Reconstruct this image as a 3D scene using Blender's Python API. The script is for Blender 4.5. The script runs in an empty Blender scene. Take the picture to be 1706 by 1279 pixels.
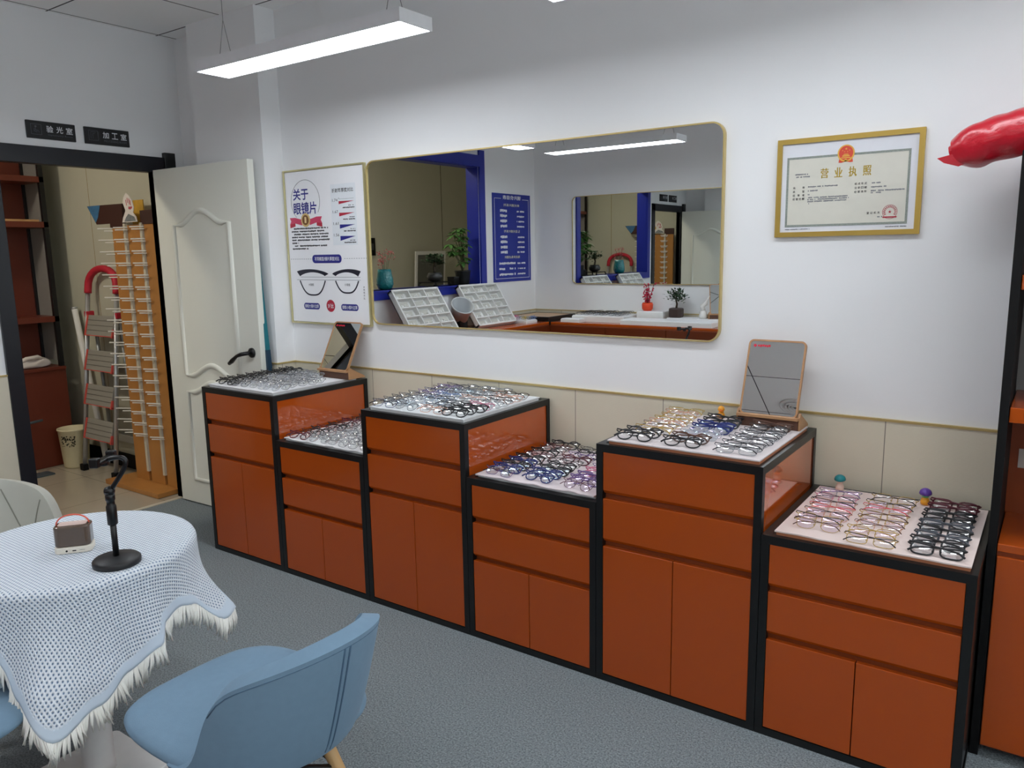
import bpy, bmesh, math, random
from math import sin, cos, pi, radians
from mathutils import Vector, Matrix
random.seed(7)
scene = bpy.context.scene
COL = scene.collection

# ------------------------------------------------------------ camera, world, exposure
def make_camera():
    yaw, pitch, roll, f = .6177, -.1685, -.0177, 1292.4
    F = Vector((-sin(yaw)*cos(pitch), cos(yaw)*cos(pitch), sin(pitch)))
    r0 = Vector((cos(yaw), sin(yaw), 0)); u0 = r0.cross(F)
    R = cos(roll)*r0 + sin(roll)*u0; U = -sin(roll)*r0 + cos(roll)*u0
    cd = bpy.data.cameras.new('camera'); cam = bpy.data.objects.new('camera', cd); COL.objects.link(cam)
    cd.sensor_fit = 'HORIZONTAL'; cd.sensor_width = 36; cd.lens = f/1706*36; cd.clip_start = .02
    M = Matrix((R, U, -F)).transposed().to_4x4(); M.translation = (4.4136, -2.8242, 1.4828)
    cam.matrix_world = M; scene.camera = cam
make_camera()
SKY_FILL = 1.1               # sky fill let in through the added right-wall window
w = bpy.data.worlds.new('world'); scene.world = w; w.use_nodes = True
w.node_tree.nodes['Background'].inputs[0].default_value = (.9, .95, 1, 1)
w.node_tree.nodes['Background'].inputs[1].default_value = SKY_FILL
vs = scene.view_settings
scene.display_settings.display_device = 'sRGB'
vs.view_transform = 'Standard'; vs.look = 'None'; vs.exposure = 0.70; vs.gamma = 1.0; vs.use_curve_mapping = False
scene.cycles.transparent_max_bounces = 32
scene.cycles.max_bounces = 14; scene.cycles.diffuse_bounces = 6; scene.cycles.glossy_bounces = 8
LAMP_POWER = 11.5      # radiance of the pendant lamps' diffusers
BACK_POWER = 46.0  # strength of the lamp added in the back room
UP_POWER = 11.0         # upward glow added to two unseen lamps to lift the ceiling

# ------------------------------------------------------------ materials
def srgb(r, g, b):
    def c(v):
        v /= 255
        return v/12.92 if v <= .04045 else ((v+.055)/1.055)**2.4
    return (c(r), c(g), c(b), 1)
MATS = {}
def mat(name, rgb, rough=.5, metal=0, spec=.5, coat=0, noise=.04, nscale=30, bump=0, bscale=200, sheen=0, bdist=.002):
    if name in MATS: return MATS[name]
    m = bpy.data.materials.new(name); m.use_nodes = True; nt = m.node_tree; p = nt.nodes['Principled BSDF']
    c = srgb(*rgb)
    p.inputs['Base Color'].default_value = c
    p.inputs['Roughness'].default_value = rough; p.inputs['Metallic'].default_value = metal
    p.inputs['Specular IOR Level'].default_value = spec; p.inputs['Coat Weight'].default_value = coat
    p.inputs['Coat Roughness'].default_value = .06
    if sheen: p.inputs['Sheen Weight'].default_value = sheen
    tc = nt.nodes.new('ShaderNodeTexCoord')
    if noise:
        n = nt.nodes.new('ShaderNodeTexNoise'); n.inputs['Scale'].default_value = nscale; n.inputs['Detail'].default_value = 4
        nt.links.new(tc.outputs['Object'], n.inputs['Vector'])
        mr = nt.nodes.new('ShaderNodeMapRange'); mr.inputs[3].default_value = 1-noise; mr.inputs[4].default_value = 1+noise
        nt.links.new(n.outputs['Fac'], mr.inputs[0])
        mx = nt.nodes.new('ShaderNodeMix'); mx.data_type = 'RGBA'; mx.blend_type = 'MULTIPLY'; mx.inputs[0].default_value = 1
        mx.inputs[6].default_value = c; nt.links.new(mr.outputs[0], mx.inputs[7]); nt.links.new(mx.outputs[2], p.inputs['Base Color'])
    if bump:
        n2 = nt.nodes.new('ShaderNodeTexNoise'); n2.inputs['Scale'].default_value = bscale; n2.inputs['Detail'].default_value = 3
        nt.links.new(tc.outputs['Object'], n2.inputs['Vector'])
        b = nt.nodes.new('ShaderNodeBump'); b.inputs['Strength'].default_value = bump; b.inputs['Distance'].default_value = bdist
        nt.links.new(n2.outputs['Fac'], b.inputs['Height']); nt.links.new(b.outputs[0], p.inputs['Normal'])
    MATS[name] = m
    return m
def emit(name, rgb, s):
    if name in MATS: return MATS[name]
    m = bpy.data.materials.new(name); m.use_nodes = True; p = m.node_tree.nodes['Principled BSDF']
    p.inputs['Base Color'].default_value = (.9, .9, .9, 1)
    p.inputs['Emission Color'].default_value = srgb(*rgb); p.inputs['Emission Strength'].default_value = s
    MATS[name] = m; return m
def lens_mat(name, tint, refl, base=.10):
    """clear spectacle lens with an anti-reflective coat: transparent with a fresnel-weighted mirror reflection"""
    m = bpy.data.materials.new(name); m.use_nodes = True; nt = m.node_tree; nt.nodes.remove(nt.nodes['Principled BSDF'])
    t = nt.nodes.new('ShaderNodeBsdfTransparent'); t.inputs[0].default_value = tint
    g = nt.nodes.new('ShaderNodeBsdfGlossy'); g.inputs[0].default_value = refl; g.inputs[1].default_value = .05
    lw = nt.nodes.new('ShaderNodeLayerWeight'); lw.inputs[0].default_value = .35
    mr = nt.nodes.new('ShaderNodeMapRange'); mr.inputs[3].default_value = base; mr.inputs[4].default_value = .6
    nt.links.new(lw.outputs['Facing'], mr.inputs[0])
    x = nt.nodes.new('ShaderNodeMixShader'); nt.links.new(mr.outputs[0], x.inputs[0]); nt.links.new(t.outputs[0], x.inputs[1]); nt.links.new(g.outputs[0], x.inputs[2])
    nt.links.new(x.outputs[0], nt.nodes['Material Output'].inputs[0]); MATS[name] = m; return m
def nodes_of(m): return m.node_tree.nodes, m.node_tree.links, m.node_tree.nodes['Principled BSDF']

WALL = mat('wall paint', (238, 239, 240), .75, noise=.015, nscale=3, bump=.05, bscale=300)
CEIL = mat('ceiling panel', (244, 245, 244), .9, noise=.02, nscale=4)
ORANGE = mat('orange lacquer', (176, 76, 16), .22, spec=.45, coat=.2, noise=.05, nscale=3)
ORANGE_G = mat('orange gloss panel', (182, 80, 22), .07, spec=.6, coat=.6, noise=.03, nscale=3)
ORANGE_C = mat('counter lacquer', (104, 44, 20), .25, spec=.45, noise=.05)
ORANGE_D = mat('orange groove', (136, 60, 22), .4, noise=.05)
BLACK = mat('black lacquer', (13, 14, 15), .36, noise=.05)
BLACKM = mat('black matte', (9, 9, 10), .6, spec=.25, noise=.05)
GOLD = mat('gold metal', (204, 182, 122), .32, metal=.5, noise=.04)
GOLDF = mat('gold frame', (186, 156, 78), .38, metal=.6, noise=.06)
WHITE = mat('white plastic', (228, 228, 226), .45)
DOORW = mat('door cream', (232, 233, 222), .4, noise=.02, nscale=5)
BLUEFR = mat('blue lacquer', (30, 44, 150), .35, noise=.05)
NAVY = mat('navy black frame', (13, 15, 24), .4, noise=.05)
BEIGE = mat('beige wallboard', (192, 190, 172), .7, noise=.03, nscale=6)
MIRROR = mat('mirror glass', (232, 236, 236), .0, metal=1, noise=0)
WOOD = mat('light wood', (176, 132, 92), .5, noise=.18, nscale=12)
WOOD_SHADE = mat('shaded wood', (96, 62, 46), .5, noise=.2, nscale=12)  # cradle wood with shade put into its colour
OAK = mat('orange oak', (180, 124, 64), .35, noise=.14, nscale=9)
BROWN = mat('brown lacquer', (104, 46, 30), .35, noise=.12, nscale=6)
ALU = mat('aluminium', (190, 192, 194), .38, metal=.7, noise=.05)
RED = mat('red foam', (190, 34, 54), .6)
GREYP = mat('grey tread', (150, 147, 138), .6)
PAPER = mat('printed paper', (240, 241, 244), .5, noise=.01)
INKB = mat('blue ink', (34, 36, 130), .5)
INKK = mat('black ink', (40, 40, 44), .6)
INKG = mat('grey ink', (120, 122, 130), .6)
INKR = mat('red ink', (178, 36, 60), .5)
INKW = mat('white ink', (232, 234, 240), .5)
INKGOLD = mat('gold ink', (176, 148, 40), .5)

# ------------------------------------------------------------ mesh helpers
class MB:
    def __init__(self): self.bm = bmesh.new()
    def vs(self, pts): return [self.bm.verts.new(p) for p in pts]
    def face(self, pts):
        try: return self.bm.faces.new(self.vs(pts))
        except ValueError: return None
    def box(self, x0, x1, y0, y1, z0, z1, M=None):
        v = [Vector((x, y, z)) for x in (x0, x1) for y in (y0, y1) for z in (z0, z1)]
        if M is not None: v = [M @ q for q in v]
        v = self.vs(v)
        for f in ((0,1,3,2),(4,6,7,5),(0,4,5,1),(2,3,7,6),(0,2,6,4),(1,5,7,3)): self.bm.faces.new([v[i] for i in f])
        return self
    def prism(self, pts, d, M=None):
        """pts: 2-D outline (x, y) extruded along z by d"""
        a = [Vector((p[0], p[1], 0)) for p in pts]; b = [Vector((p[0], p[1], d)) for p in pts]
        if M is not None: a = [M @ q for q in a]; b = [M @ q for q in b]
        a = self.vs(a); b = self.vs(b); n = len(pts)
        self.bm.faces.new(list(reversed(a))); self.bm.faces.new(b)
        for i in range(n): self.bm.faces.new((a[i], a[(i+1) % n], b[(i+1) % n], b[i]))
        return self
    def poly(self, pts, M=None):
        q = [Vector(p if len(p) == 3 else (p[0], p[1], 0)) for p in pts]
        if M is not None: q = [M @ p for p in q]
        self.bm.faces.new(self.vs(q)); return self
    def tube(self, pts, r, n=8, closed=False, cap=True, flat=1.0):
        P = [Vector(p) for p in pts]; N = len(P); rs = r if isinstance(r, (list, tuple)) else [r]*N
        T = []
        for i in range(N):
            a = P[i-1] if (i > 0 or closed) else P[i]; b = P[(i+1) % N] if (i < N-1 or closed) else P[i]
            T.append((b-a).normalized())
        up = Vector((0, 0, 1)) if abs(T[0].z) < .9 else Vector((1, 0, 0))
        u = (up - T[0]*up.dot(T[0])).normalized(); rings = []
        for i in range(N):
            if i: u = T[i-1].rotation_difference(T[i]) @ u
            u = (u - T[i]*u.dot(T[i])).normalized(); v = T[i].cross(u)
            rings.append(self.vs([P[i] + rs[i]*(cos(2*pi*k/n)*u*flat + sin(2*pi*k/n)*v) for k in range(n)]))
        for i in range(N if closed else N-1):
            a, b = rings[i], rings[(i+1) % N]
            for k in range(n): self.bm.faces.new((a[k], a[(k+1) % n], b[(k+1) % n], b[k]))
        if cap and not closed:
            self.bm.faces.new(list(reversed(rings[0]))); self.bm.faces.new(rings[-1])
        return self
    def lathe(self, prof, n=24, M=None, cap=True):
        rings = []
        for r, z in prof:
            q = [Vector((r*cos(2*pi*k/n), r*sin(2*pi*k/n), z)) for k in range(n)]
            if M is not None: q = [M @ p for p in q]
            rings.append(self.vs(q))
        for a, b in zip(rings, rings[1:]):
            for k in range(n): self.bm.faces.new((a[k], a[(k+1) % n], b[(k+1) % n], b[k]))
        if cap: self.bm.faces.new(list(reversed(rings[0]))); self.bm.faces.new(rings[-1])
        return self
    def grid(self, fn, nu, nv, wrap=False):
        g = [[self.bm.verts.new(fn(i/nu, j/nv)) for j in range(nv+1)] for i in range(nu if wrap else nu+1)]
        n = len(g)
        for i in range(n if wrap else n-1):
            for j in range(nv): self.bm.faces.new((g[i][j], g[(i+1) % n][j], g[(i+1) % n][j+1], g[i][j+1]))
        return self
    def mesh(self, me, M):
        t = bmesh.new(); t.from_mesh(me); bmesh.ops.transform(t, matrix=M, verts=t.verts)
        tmp = bpy.data.meshes.new('tmp'); t.to_mesh(tmp); t.free(); self.bm.from_mesh(tmp); bpy.data.meshes.remove(tmp); return self
    def build(self, name, m, parent=None, smooth=False, bevel=0, M=None, solid=0, sub=0, seg=2):
        bm = self.bm; bmesh.ops.recalc_face_normals(bm, faces=bm.faces)
        me = bpy.data.meshes.new(name)
        if M is not None: bmesh.ops.transform(bm, matrix=M, verts=bm.verts)
        bm.to_mesh(me); bm.free()
        if m: me.materials.append(m)
        if smooth:
            for p in me.polygons: p.use_smooth = True
        o = bpy.data.objects.new(name, me); COL.objects.link(o)
        if parent: o.parent = parent
        if solid: s = o.modifiers.new('solid', 'SOLIDIFY'); s.thickness = solid; s.offset = 0
        if sub: s = o.modifiers.new('sub', 'SUBSURF'); s.levels = sub; s.render_levels = sub
        if bevel:
            b = o.modifiers.new('bevel', 'BEVEL'); b.width = bevel; b.segments = seg; b.limit_method = 'ANGLE'; b.angle_limit = radians(40)
        return o
def tag(o, label, cat, group=None):
    o['label'] = label; o['category'] = cat
    if group: o['group'] = group
    return o
def thing(name, label, cat, loc=(0, 0, 0), rz=0, group=None):
    o = bpy.data.objects.new(name, None); o.empty_display_size = .05; COL.objects.link(o)
    o.location = loc; o.rotation_euler = (0, 0, rz)
    return tag(o, label, cat, group)
def struct(o): o['kind'] = 'structure'; return o
def dup(root, loc, rz, label, group=None):
    r = root.copy(); COL.objects.link(r); r.location = loc; r.rotation_euler = (root.rotation_euler[0], root.rotation_euler[1], rz); r['label'] = label
    if group: r['group'] = group
    for ch in list(root.children):
        c = ch.copy(); COL.objects.link(c); c.parent = r
        for g in list(ch.children):
            d = g.copy(); COL.objects.link(d); d.parent = c
    return r
def kids(root, base): return [c for c in root.children if c.name.split('.')[0] == base]
def rrect(w, h, r, n=6, cx=0, cy=0):
    """rounded rectangle outline, centre cx, cy"""
    out = []
    for sx, sy, a0 in ((1, 1, 0), (-1, 1, 90), (-1, -1, 180), (1, -1, 270)):
        for k in range(n+1):
            a = radians(a0 + 90*k/n); out.append((cx + sx*(w/2-r) + r*cos(a), cy + sy*(h/2-r) + r*sin(a)))
    return out
def frame_ring(mb, outer, inner, d, M):
    """flat ring between two outlines of equal length, thickness d"""
    n = len(outer)
    def V(p, z): return mb.bm.verts.new(M @ Vector((p[0], p[1], z)))
    o0 = [V(p, 0) for p in outer]; o1 = [V(p, d) for p in outer]; i0 = [V(p, 0) for p in inner]; i1 = [V(p, d) for p in inner]
    for k in range(n):
        j = (k+1) % n
        for q in ((o0[k], o0[j], o1[j], o1[k]), (i0[j], i0[k], i1[k], i1[j]), (o1[k], o1[j], i1[j], i1[k]), (o0[j], o0[k], i0[k], i0[j])): mb.bm.faces.new(q)
    return mb
def wall_M(kind, loc):
    """local x along the wall (viewer's right), local y up, local z out of the wall"""
    X, Z = {'back': ((1, 0, 0), (0, -1, 0)), 'left': ((0, 1, 0), (1, 0, 0)), 'front': ((-1, 0, 0), (0, 1, 0))}[kind]
    M = Matrix((X, (0, 0, 1), Z)).transposed().to_4x4(); M.translation = loc; return M
TXT = {}
def text_mesh(body, bold=0):
    k = (body, bold)
    if k not in TXT:
        c = bpy.data.curves.new('t', 'FONT'); c.body = body; c.size = 1; c.offset = bold; c.resolution_u = 2; c.align_x = 'LEFT'
        ob = bpy.data.objects.new('t', c); COL.objects.link(ob); bpy.context.view_layer.update()
        me = bpy.data.meshes.new_from_object(ob)
        bpy.data.objects.remove(ob)
        xs = [v.co.x for v in me.vertices] or [0, 1]; ys = [v.co.y for v in me.vertices] or [0, 1]
        TXT[k] = (me, min(xs), max(xs), min(ys), max(ys))
    return TXT[k]
def put_text(mb, body, x0, x1, y0, y1, M, bold=0, z=.0):
    """fit a line of lettering to the rectangle x0..x1, y0..y1 of the local plane"""
    me, a, b, c, d = text_mesh(body, bold)
    sx = (x1-x0)/(b-a); sy = (y1-y0)/(d-c)
    T = Matrix.Translation((x0-a*sx, y0-c*sy, z)) @ Matrix.Diagonal((sx, sy, 1, 1))
    mb.mesh(me, M @ T)
def put_rect(mb, x0, x1, y0, y1, M, z=0): mb.poly([(x0, y0, z), (x1, y0, z), (x1, y1, z), (x0, y1, z)], M)
def put_line(mb, x0, x1, y0, y1, M, z=0, seed=1, fill=.8):
    """an illegible line of small print: a row of uneven glyph-sized marks"""
    rnd = random.Random(seed); h = y1-y0; x = x0
    while x < x1-h*.3:
        wd = h*rnd.uniform(.6, .95)
        if rnd.random() < fill:
            put_rect(mb, x, min(x+wd*.85, x1), y0+h*rnd.uniform(0, .25), y1-h*rnd.uniform(0, .2), M, z)
        x += wd
def disc(cx, cy, r, n=32, ry=None, a0=0, a1=2*pi):
    ry = ry or r
    return [(cx+r*cos(a0+(a1-a0)*k/n), cy+ry*sin(a0+(a1-a0)*k/n)) for k in range(n)]
def star(cx, cy, r, rot=pi/2):
    return [(cx + (r if k % 2 == 0 else r*.4)*cos(rot+pi*k/5), cy + (r if k % 2 == 0 else r*.4)*sin(rot+pi*k/5)) for k in range(10)]

# ------------------------------------------------------------ lamps
def pendant(name, x0, x1, y0, y1, label, along='x', zb=2.25, uplight=False, dim=False):
    cx, cy = (x0+x1)/2, (y0+y1)/2; a, b = (x1-x0)/2, (y1-y0)/2
    t = thing(name, label, 'ceiling light', (cx, cy, zb), 0, 'hanging linear lamps')
    m = MB(); h = .045; wt = .006
    m.box(-a, a, -b, b, .012, h)
    for q in ((-a, -a+wt, -b, b), (a-wt, a, -b, b), (-a+wt, a-wt, -b, -b+wt), (-a+wt, a-wt, b-wt, b)): m.box(*q, 0, .012)
    m.build('housing', mat('lamp housing', (234, 235, 238), .45), t)
    MB().box(-a+wt, a-wt, -b+wt, b-wt, .002, .011).build('diffuser', emit('lamp diffuser dim', (244, 249, 255), LAMP_POWER*.72) if dim else emit('lamp diffuser', (244, 249, 255), LAMP_POWER), t)
    if uplight: MB().box(-a+.01, a-.01, -b+.01, b-.01, h, h+.004).build('added_uplight', emit('added uplight', (246, 250, 255), UP_POWER), t)  # glowing top face added to brighten the ceiling
    for s in (-1, 1):
        c = MB()
        for k in (-1, 1):
            if along == 'x': p0 = (s*(a-.1)+k*.045, 0, h); p1 = (s*(a-.1), 0, h+.16)
            else: p0 = (0, s*(b-.1)+k*.045, h); p1 = (0, s*(b-.1), h+.16)
            c.tube([p0, p1], .0012, 5)
        c.tube([p1, (p1[0], p1[1], 2.75-zb)], .0012, 5)
        c.build('cable', mat('steel cable', (120, 122, 124), .4, metal=.5), t)
    return t
pendant('pendant_lamp', 1.36, 2.53, -.783, -.617, 'white linear hanging lamp above the three left cabinets')
pendant('pendant_lamp', 3.03, 4.20, -.783, -.617, 'white linear hanging lamp whose lit tip shows at the top edge of the picture', dim=True)
pendant('pendant_lamp', .95, 2.08, -2.74, -2.56, 'long white linear hanging lamp seen in the wide wall mirror')
pendant('pendant_lamp', 4.75, 5.92, -.783, -.617, 'white linear hanging lamp over the right end of the shop, outside the picture', uplight=True)  # its upward glow is added as ceiling fill
pendant('pendant_lamp', 3.1, 4.2, -3.05, -2.87, 'added linear hanging lamp over the long counter, unseen behind the camera')  # extra lamp added out of view for more indirect light
pendant('pendant_lamp', 4.9, 6.0, -2.74, -2.56, 'added linear hanging lamp with uplight at the right, unseen behind the camera', uplight=True)  # extra lamp and uplight added out of view as fill
pendant('pendant_lamp', .91, 1.07, -2.27, -1.66, 'short hanging lamp whose end shows at the top edge of the wide mirror', 'y')
# unseen round ceiling lamp added to light the storage room
t = thing('added_ceiling_lamp', 'added ceiling lamp, unseen, lighting the back room beyond the doorway', 'ceiling light', (-.75, -1.75, 2.75))
MB().lathe([(.17, -.012), (.19, -.03), (.19, -.001)], 32).build('lamp_body', WHITE, t, True)
MB().lathe([(.05, -.075), (.13, -.055), (.165, -.03), (.165, -.013)], 32).build('lamp_shade', emit('added back lamp', (255, 244, 224), BACK_POWER), t, True)

# ------------------------------------------------------------ room shell
L = 3.86; H = 2.75; XR = 6.6; XB = -1.8; YB = -5.2; T = .12
CARPET = mat('carpet', (122, 128, 136), .95, spec=.1, noise=.16, nscale=45, bump=.9, bscale=260, bdist=.006)
n_, l_, p_ = nodes_of(CARPET)
tc = n_.new('ShaderNodeTexCoord'); n1 = n_.new('ShaderNodeTexNoise'); n1.inputs['Scale'].default_value = 170; n1.inputs['Detail'].default_value = 6; n1.inputs['Roughness'].default_value = .8
cr = n_.new('ShaderNodeValToRGB'); cr.color_ramp.elements[0].position = .36; cr.color_ramp.elements[0].color = srgb(82, 90, 94)
cr.color_ramp.elements[1].position = .66; cr.color_ramp.elements[1].color = srgb(168, 178, 182)
l_.new(tc.outputs['Object'], n1.inputs['Vector']); l_.new(n1.outputs['Fac'], cr.inputs[0]); l_.new(cr.outputs[0], p_.inputs['Base Color'])

def joint_lines(m, axes, width, dark, wob=0):
    """darken a material along evenly spaced straight joints; axes = [(axis, pitch, offset)]"""
    nn, ll, pp = nodes_of(m); src = pp.inputs['Base Color'].links[0].from_socket
    tc = nn.new('ShaderNodeTexCoord'); sp = nn.new('ShaderNodeSeparateXYZ'); ll.new(tc.outputs['Object'], sp.inputs[0]); acc = None
    for ax, pitch, off in axes:
        a = nn.new('ShaderNodeMath'); a.operation = 'SUBTRACT'; ll.new(sp.outputs[ax], a.inputs[0]); a.inputs[1].default_value = off - width/2
        b = nn.new('ShaderNodeMath'); b.operation = 'FLOORED_MODULO'; ll.new(a.outputs[0], b.inputs[0]); b.inputs[1].default_value = pitch
        c = nn.new('ShaderNodeMath'); c.operation = 'LESS_THAN'; ll.new(b.outputs[0], c.inputs[0]); c.inputs[1].default_value = width
        if acc is None: acc = c
        else:
            d = nn.new('ShaderNodeMath'); d.operation = 'MAXIMUM'; ll.new(acc.outputs[0], d.inputs[0]); ll.new(c.outputs[0], d.inputs[1]); acc = d
    mx = nn.new('ShaderNodeMix'); mx.data_type = 'RGBA'; ll.new(acc.outputs[0], mx.inputs[0]); ll.new(src, mx.inputs[6]); mx.inputs[7].default_value = dark
    ll.new(mx.outputs[2], pp.inputs['Base Color'])
joint_lines(CEIL, [('X', .6, .03), ('Y', .6, -.11)], .009, srgb(70, 70, 72))
TILEF = mat('floor tile', (176, 166, 148), .16, noise=.05, nscale=5); joint_lines(TILEF, [('X', .6, -.42), ('Y', .6, -.3)], .004, srgb(120, 112, 100))
def tile_mat(nm, ax, off):
    m = mat(nm, (216, 209, 188), .42, noise=.03, nscale=8)
    nn, ll, pp = nodes_of(m)
    tc = nn.new('ShaderNodeTexCoord'); wv = nn.new('ShaderNodeTexWave'); wv.bands_direction = 'Z'; wv.inputs['Scale'].default_value = 90; wv.inputs['Distortion'].default_value = 3
    wv.inputs['Detail'].default_value = 2
    ll.new(tc.outputs['Object'], wv.inputs['Vector']); b = nn.new('ShaderNodeBump'); b.inputs['Strength'].default_value = .12; b.inputs['Distance'].default_value = .002
    ll.new(wv.outputs['Fac'], b.inputs['Height']); ll.new(b.outputs[0], pp.inputs['Normal'])
    joint_lines(m, [(ax, .405, off)], .003, srgb(128, 122, 108)); return m
TILEX = tile_mat('wainscot tile', 'X', 1.934); TILEY = tile_mat('wainscot tile side', 'Y', -.1)
BEIGEX = mat('beige panel far', (192, 190, 172), .7, noise=.03, nscale=6); joint_lines(BEIGEX, [('Y', 1.22, -4.55)], .010, srgb(70, 64, 50))
BEIGEN = mat('beige panel north', (192, 190, 172), .7, noise=.03, nscale=6); joint_lines(BEIGEN, [('X', 1.22, -1.17)], .006, srgb(140, 120, 66))

struct(MB().box(0, XR, -L, 0, -.06, 0).build('floor', CARPET))
struct(MB().box(XB, 0, YB, 0, -.06, -.002).build('floor_backroom', TILEF))
struct(MB().box(-.02, .012, -1.03, -.206, -.01, .004).build('trim_1', mat('threshold', (196, 190, 172), .4)))
struct(MB().box(0, XR, -L, 0, H, H+.06).build('ceiling', CEIL))
struct(MB().box(XB, -T, YB, 0, H, H+.06).build('ceiling_backroom', CEIL))
struct(MB().box(0, XR, 0, T, -.06, H+.06).build('wall_back', WALL))
struct(MB().box(XB-T, 0, 0, T, -.06, H+.06).build('wall_backroom_north', BEIGEN))
struct(MB().box(XB-T, XB, YB, 0, -.06, H+.06).build('wall_backroom_far', BEIGEX))
struct(MB().box(XB-T, 0, YB-T, YB, -.06, H+.06).build('wall_backroom_south', BEIGE))
struct(MB().box(0, XR, -L-T, -L, -.06, H+.06).build('wall_front', WALL))
m = MB()
for y0, y1, z0, z1 in ((-L, -3.5, -.06, H+.06), (-.35, 0, -.06, H+.06), (-3.5, -.35, -.06, .25), (-3.5, -.35, 2.45, H+.06)): m.box(XR, XR+T, y0, y1, z0, z1)
struct(m.build('wall_right', WALL))
w2 = struct(bpy.data.objects.new('added_window', None)); COL.objects.link(w2)  # unseen window added so sky light fills the room from the right
m = MB()
for y in (-3.5, -2.47, -1.43, -.40): m.box(XR+.02, XR+.08, y, y+.05, .25, 2.45)
m.box(XR+.02, XR+.08, -3.5, -.35, .25, .31); m.box(XR+.02, XR+.08, -3.5, -.35, 2.39, 2.45); m.build('window_frame', BLACK, w2)
pane = lens_mat('added pane', (.95, .97, .96, 1), (1, 1, 1, 1), .04)
MB().box(XR+.045, XR+.051, -3.49, -.36, .26, 2.44).build('added_pane', pane, w2)
DY0, DY1, DZ = -1.03, -.206, 1.98          # doorway
WY0, WY1, WZ0, WZ1 = -2.94, -1.25, 1.2, 2.25   # blue pass-through window
m = MB()
for y0, y1, z0, z1 in ((DY1, 0, -.06, H+.06), (DY0, DY1, DZ, H+.06), (WY1, DY0, -.06, H+.06), (WY0, WY1, -.06, WZ0), (WY0, WY1, WZ1, H+.06), (YB, WY0, -.06, H+.06)):
    m.box(-T if y0 < DY0 and y1 <= DY0 else -.045, 0, y0, y1, z0, z1)
struct(m.build('wall_left', WALL))
struct(MB().box(.322, .918, -.125, 0, 0, H).build('wall_pillar', WALL))
# wainscot of tiles with a gilt edge strip
ZW = .897
struct(MB().box(.924, XR, -.008, 0, 0, ZW).build('trim_2', TILEX))
struct(MB().box(.316, .924, -.133, -.125, 0, ZW).build('trim_3', TILEX))
struct(MB().box(.918, .926, -.125, -.008, 0, ZW).build('trim_4', TILEY))
m = MB().box(.926, XR, -.012, 0, ZW, ZW+.008).box(.312, .93, -.137, -.125, ZW, ZW+.008).box(.918, .93, -.125, 0, ZW, ZW+.008)
struct(m.build('trim_5', GOLD))
struct(MB().box(0, .008, -L, -1.106, 0, ZW).build('trim_6', TILEY))
struct(MB().box(0, XR, -L, -L+.008, 0, ZW).build('trim_7', TILEX))
m = MB().box(0, .012, -L, -1.106, ZW, ZW+.008).box(0, XR, -L, -L+.012, ZW, ZW+.008)
struct(m.build('trim_8', GOLD))
struct(MB().box(XB, -T, -.012, 0, 0, .1).build('baseboard_back', BLACKM))
struct(MB().box(XB, XB+.012, YB, -.012, 0, .1).build('baseboard_left', BLACKM))

# ------------------------------------------------------------ door with its open leaf
d1 = struct(bpy.data.objects.new('door_1', None)); COL.objects.link(d1)
MB().box(-.049, .018, -1.106, -1.03, 0, 2.066).build('door_post', NAVY, d1, bevel=.002)
MB().box(-.049, .018, -.206, -.07, 0, 1.99).build('door_post', NAVY, d1, bevel=.002)
MB().box(-.049, .018, -1.106, -.139, 1.978, 2.066).build('door_header', NAVY, d1, bevel=.002)
MB().box(.0, .03, -.139, -.072, 1.988, 2.094).build('header_end', BLACK, d1, bevel=.002)
leaf = bpy.data.objects.new('door_leaf', None); COL.objects.link(leaf); leaf.parent = d1
leaf.location = (.045, -.232, 0); leaf.rotation_euler = (0, 0, radians(1.6))
def leafpart(mb, name, m, **k): return mb.build(name, m, leaf, **k)
W_ = .845
leafpart(MB().box(0, W_, 0, .04, .008, 1.985), 'door_panel', DOORW, bevel=.002)
def ogee(x0, x1, zs, zp, n=16, up=1):
    """shouldered arch from (x0, zs) over the peak zp to (x1, zs)"""
    pts = []; sh = .13*(x1-x0)
    pts.append((x0, zs)); pts.append((x0+sh, zs+.0*up))
    for k in range(1, n):
        u = k/n; x = x0+sh+(x1-x0-2*sh)*u; pts.append((x, zs+(zp-zs)*(.5-.5*cos(2*pi*u))**.8))
    pts.append((x1-sh, zs)); pts.append((x1, zs)); return pts
up = ogee(.16, .66, 1.668, 1.74) + [(.66, .80)] + list(reversed(ogee(.16, .66, .80, .868)))[1:-1] + [(.16, .80)]
lo = ogee(.16, .66, .70, .768) + [(.66, .16), (.16, .16)]
for o in (up, lo):
    mb = MB(); mb.tube([(x, .004, z) for x, z in o], .017, 10, closed=True)
    
    leafpart(mb, 'door_moulding', DOORW, smooth=True)
hb = MB()
hx, hz = .775, .965
hb.lathe([(.027, 0), (.027, .008), (.018, .014)], 20, Matrix.Translation((hx, 0, hz)) @ Matrix.Rotation(pi/2, 4, 'X'))
hb.tube([(hx, 0, hz), (hx, -.05, hz), (hx-.02, -.058, hz-.004), (hx-.06, -.058, hz-.016), (hx-.105, -.056, hz-.045), (hx-.135, -.054, hz-.062)], [.011, .011, .011, .009, .013, .010], 10)
hb.build('door_handle', BLACK, leaf, True)

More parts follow.
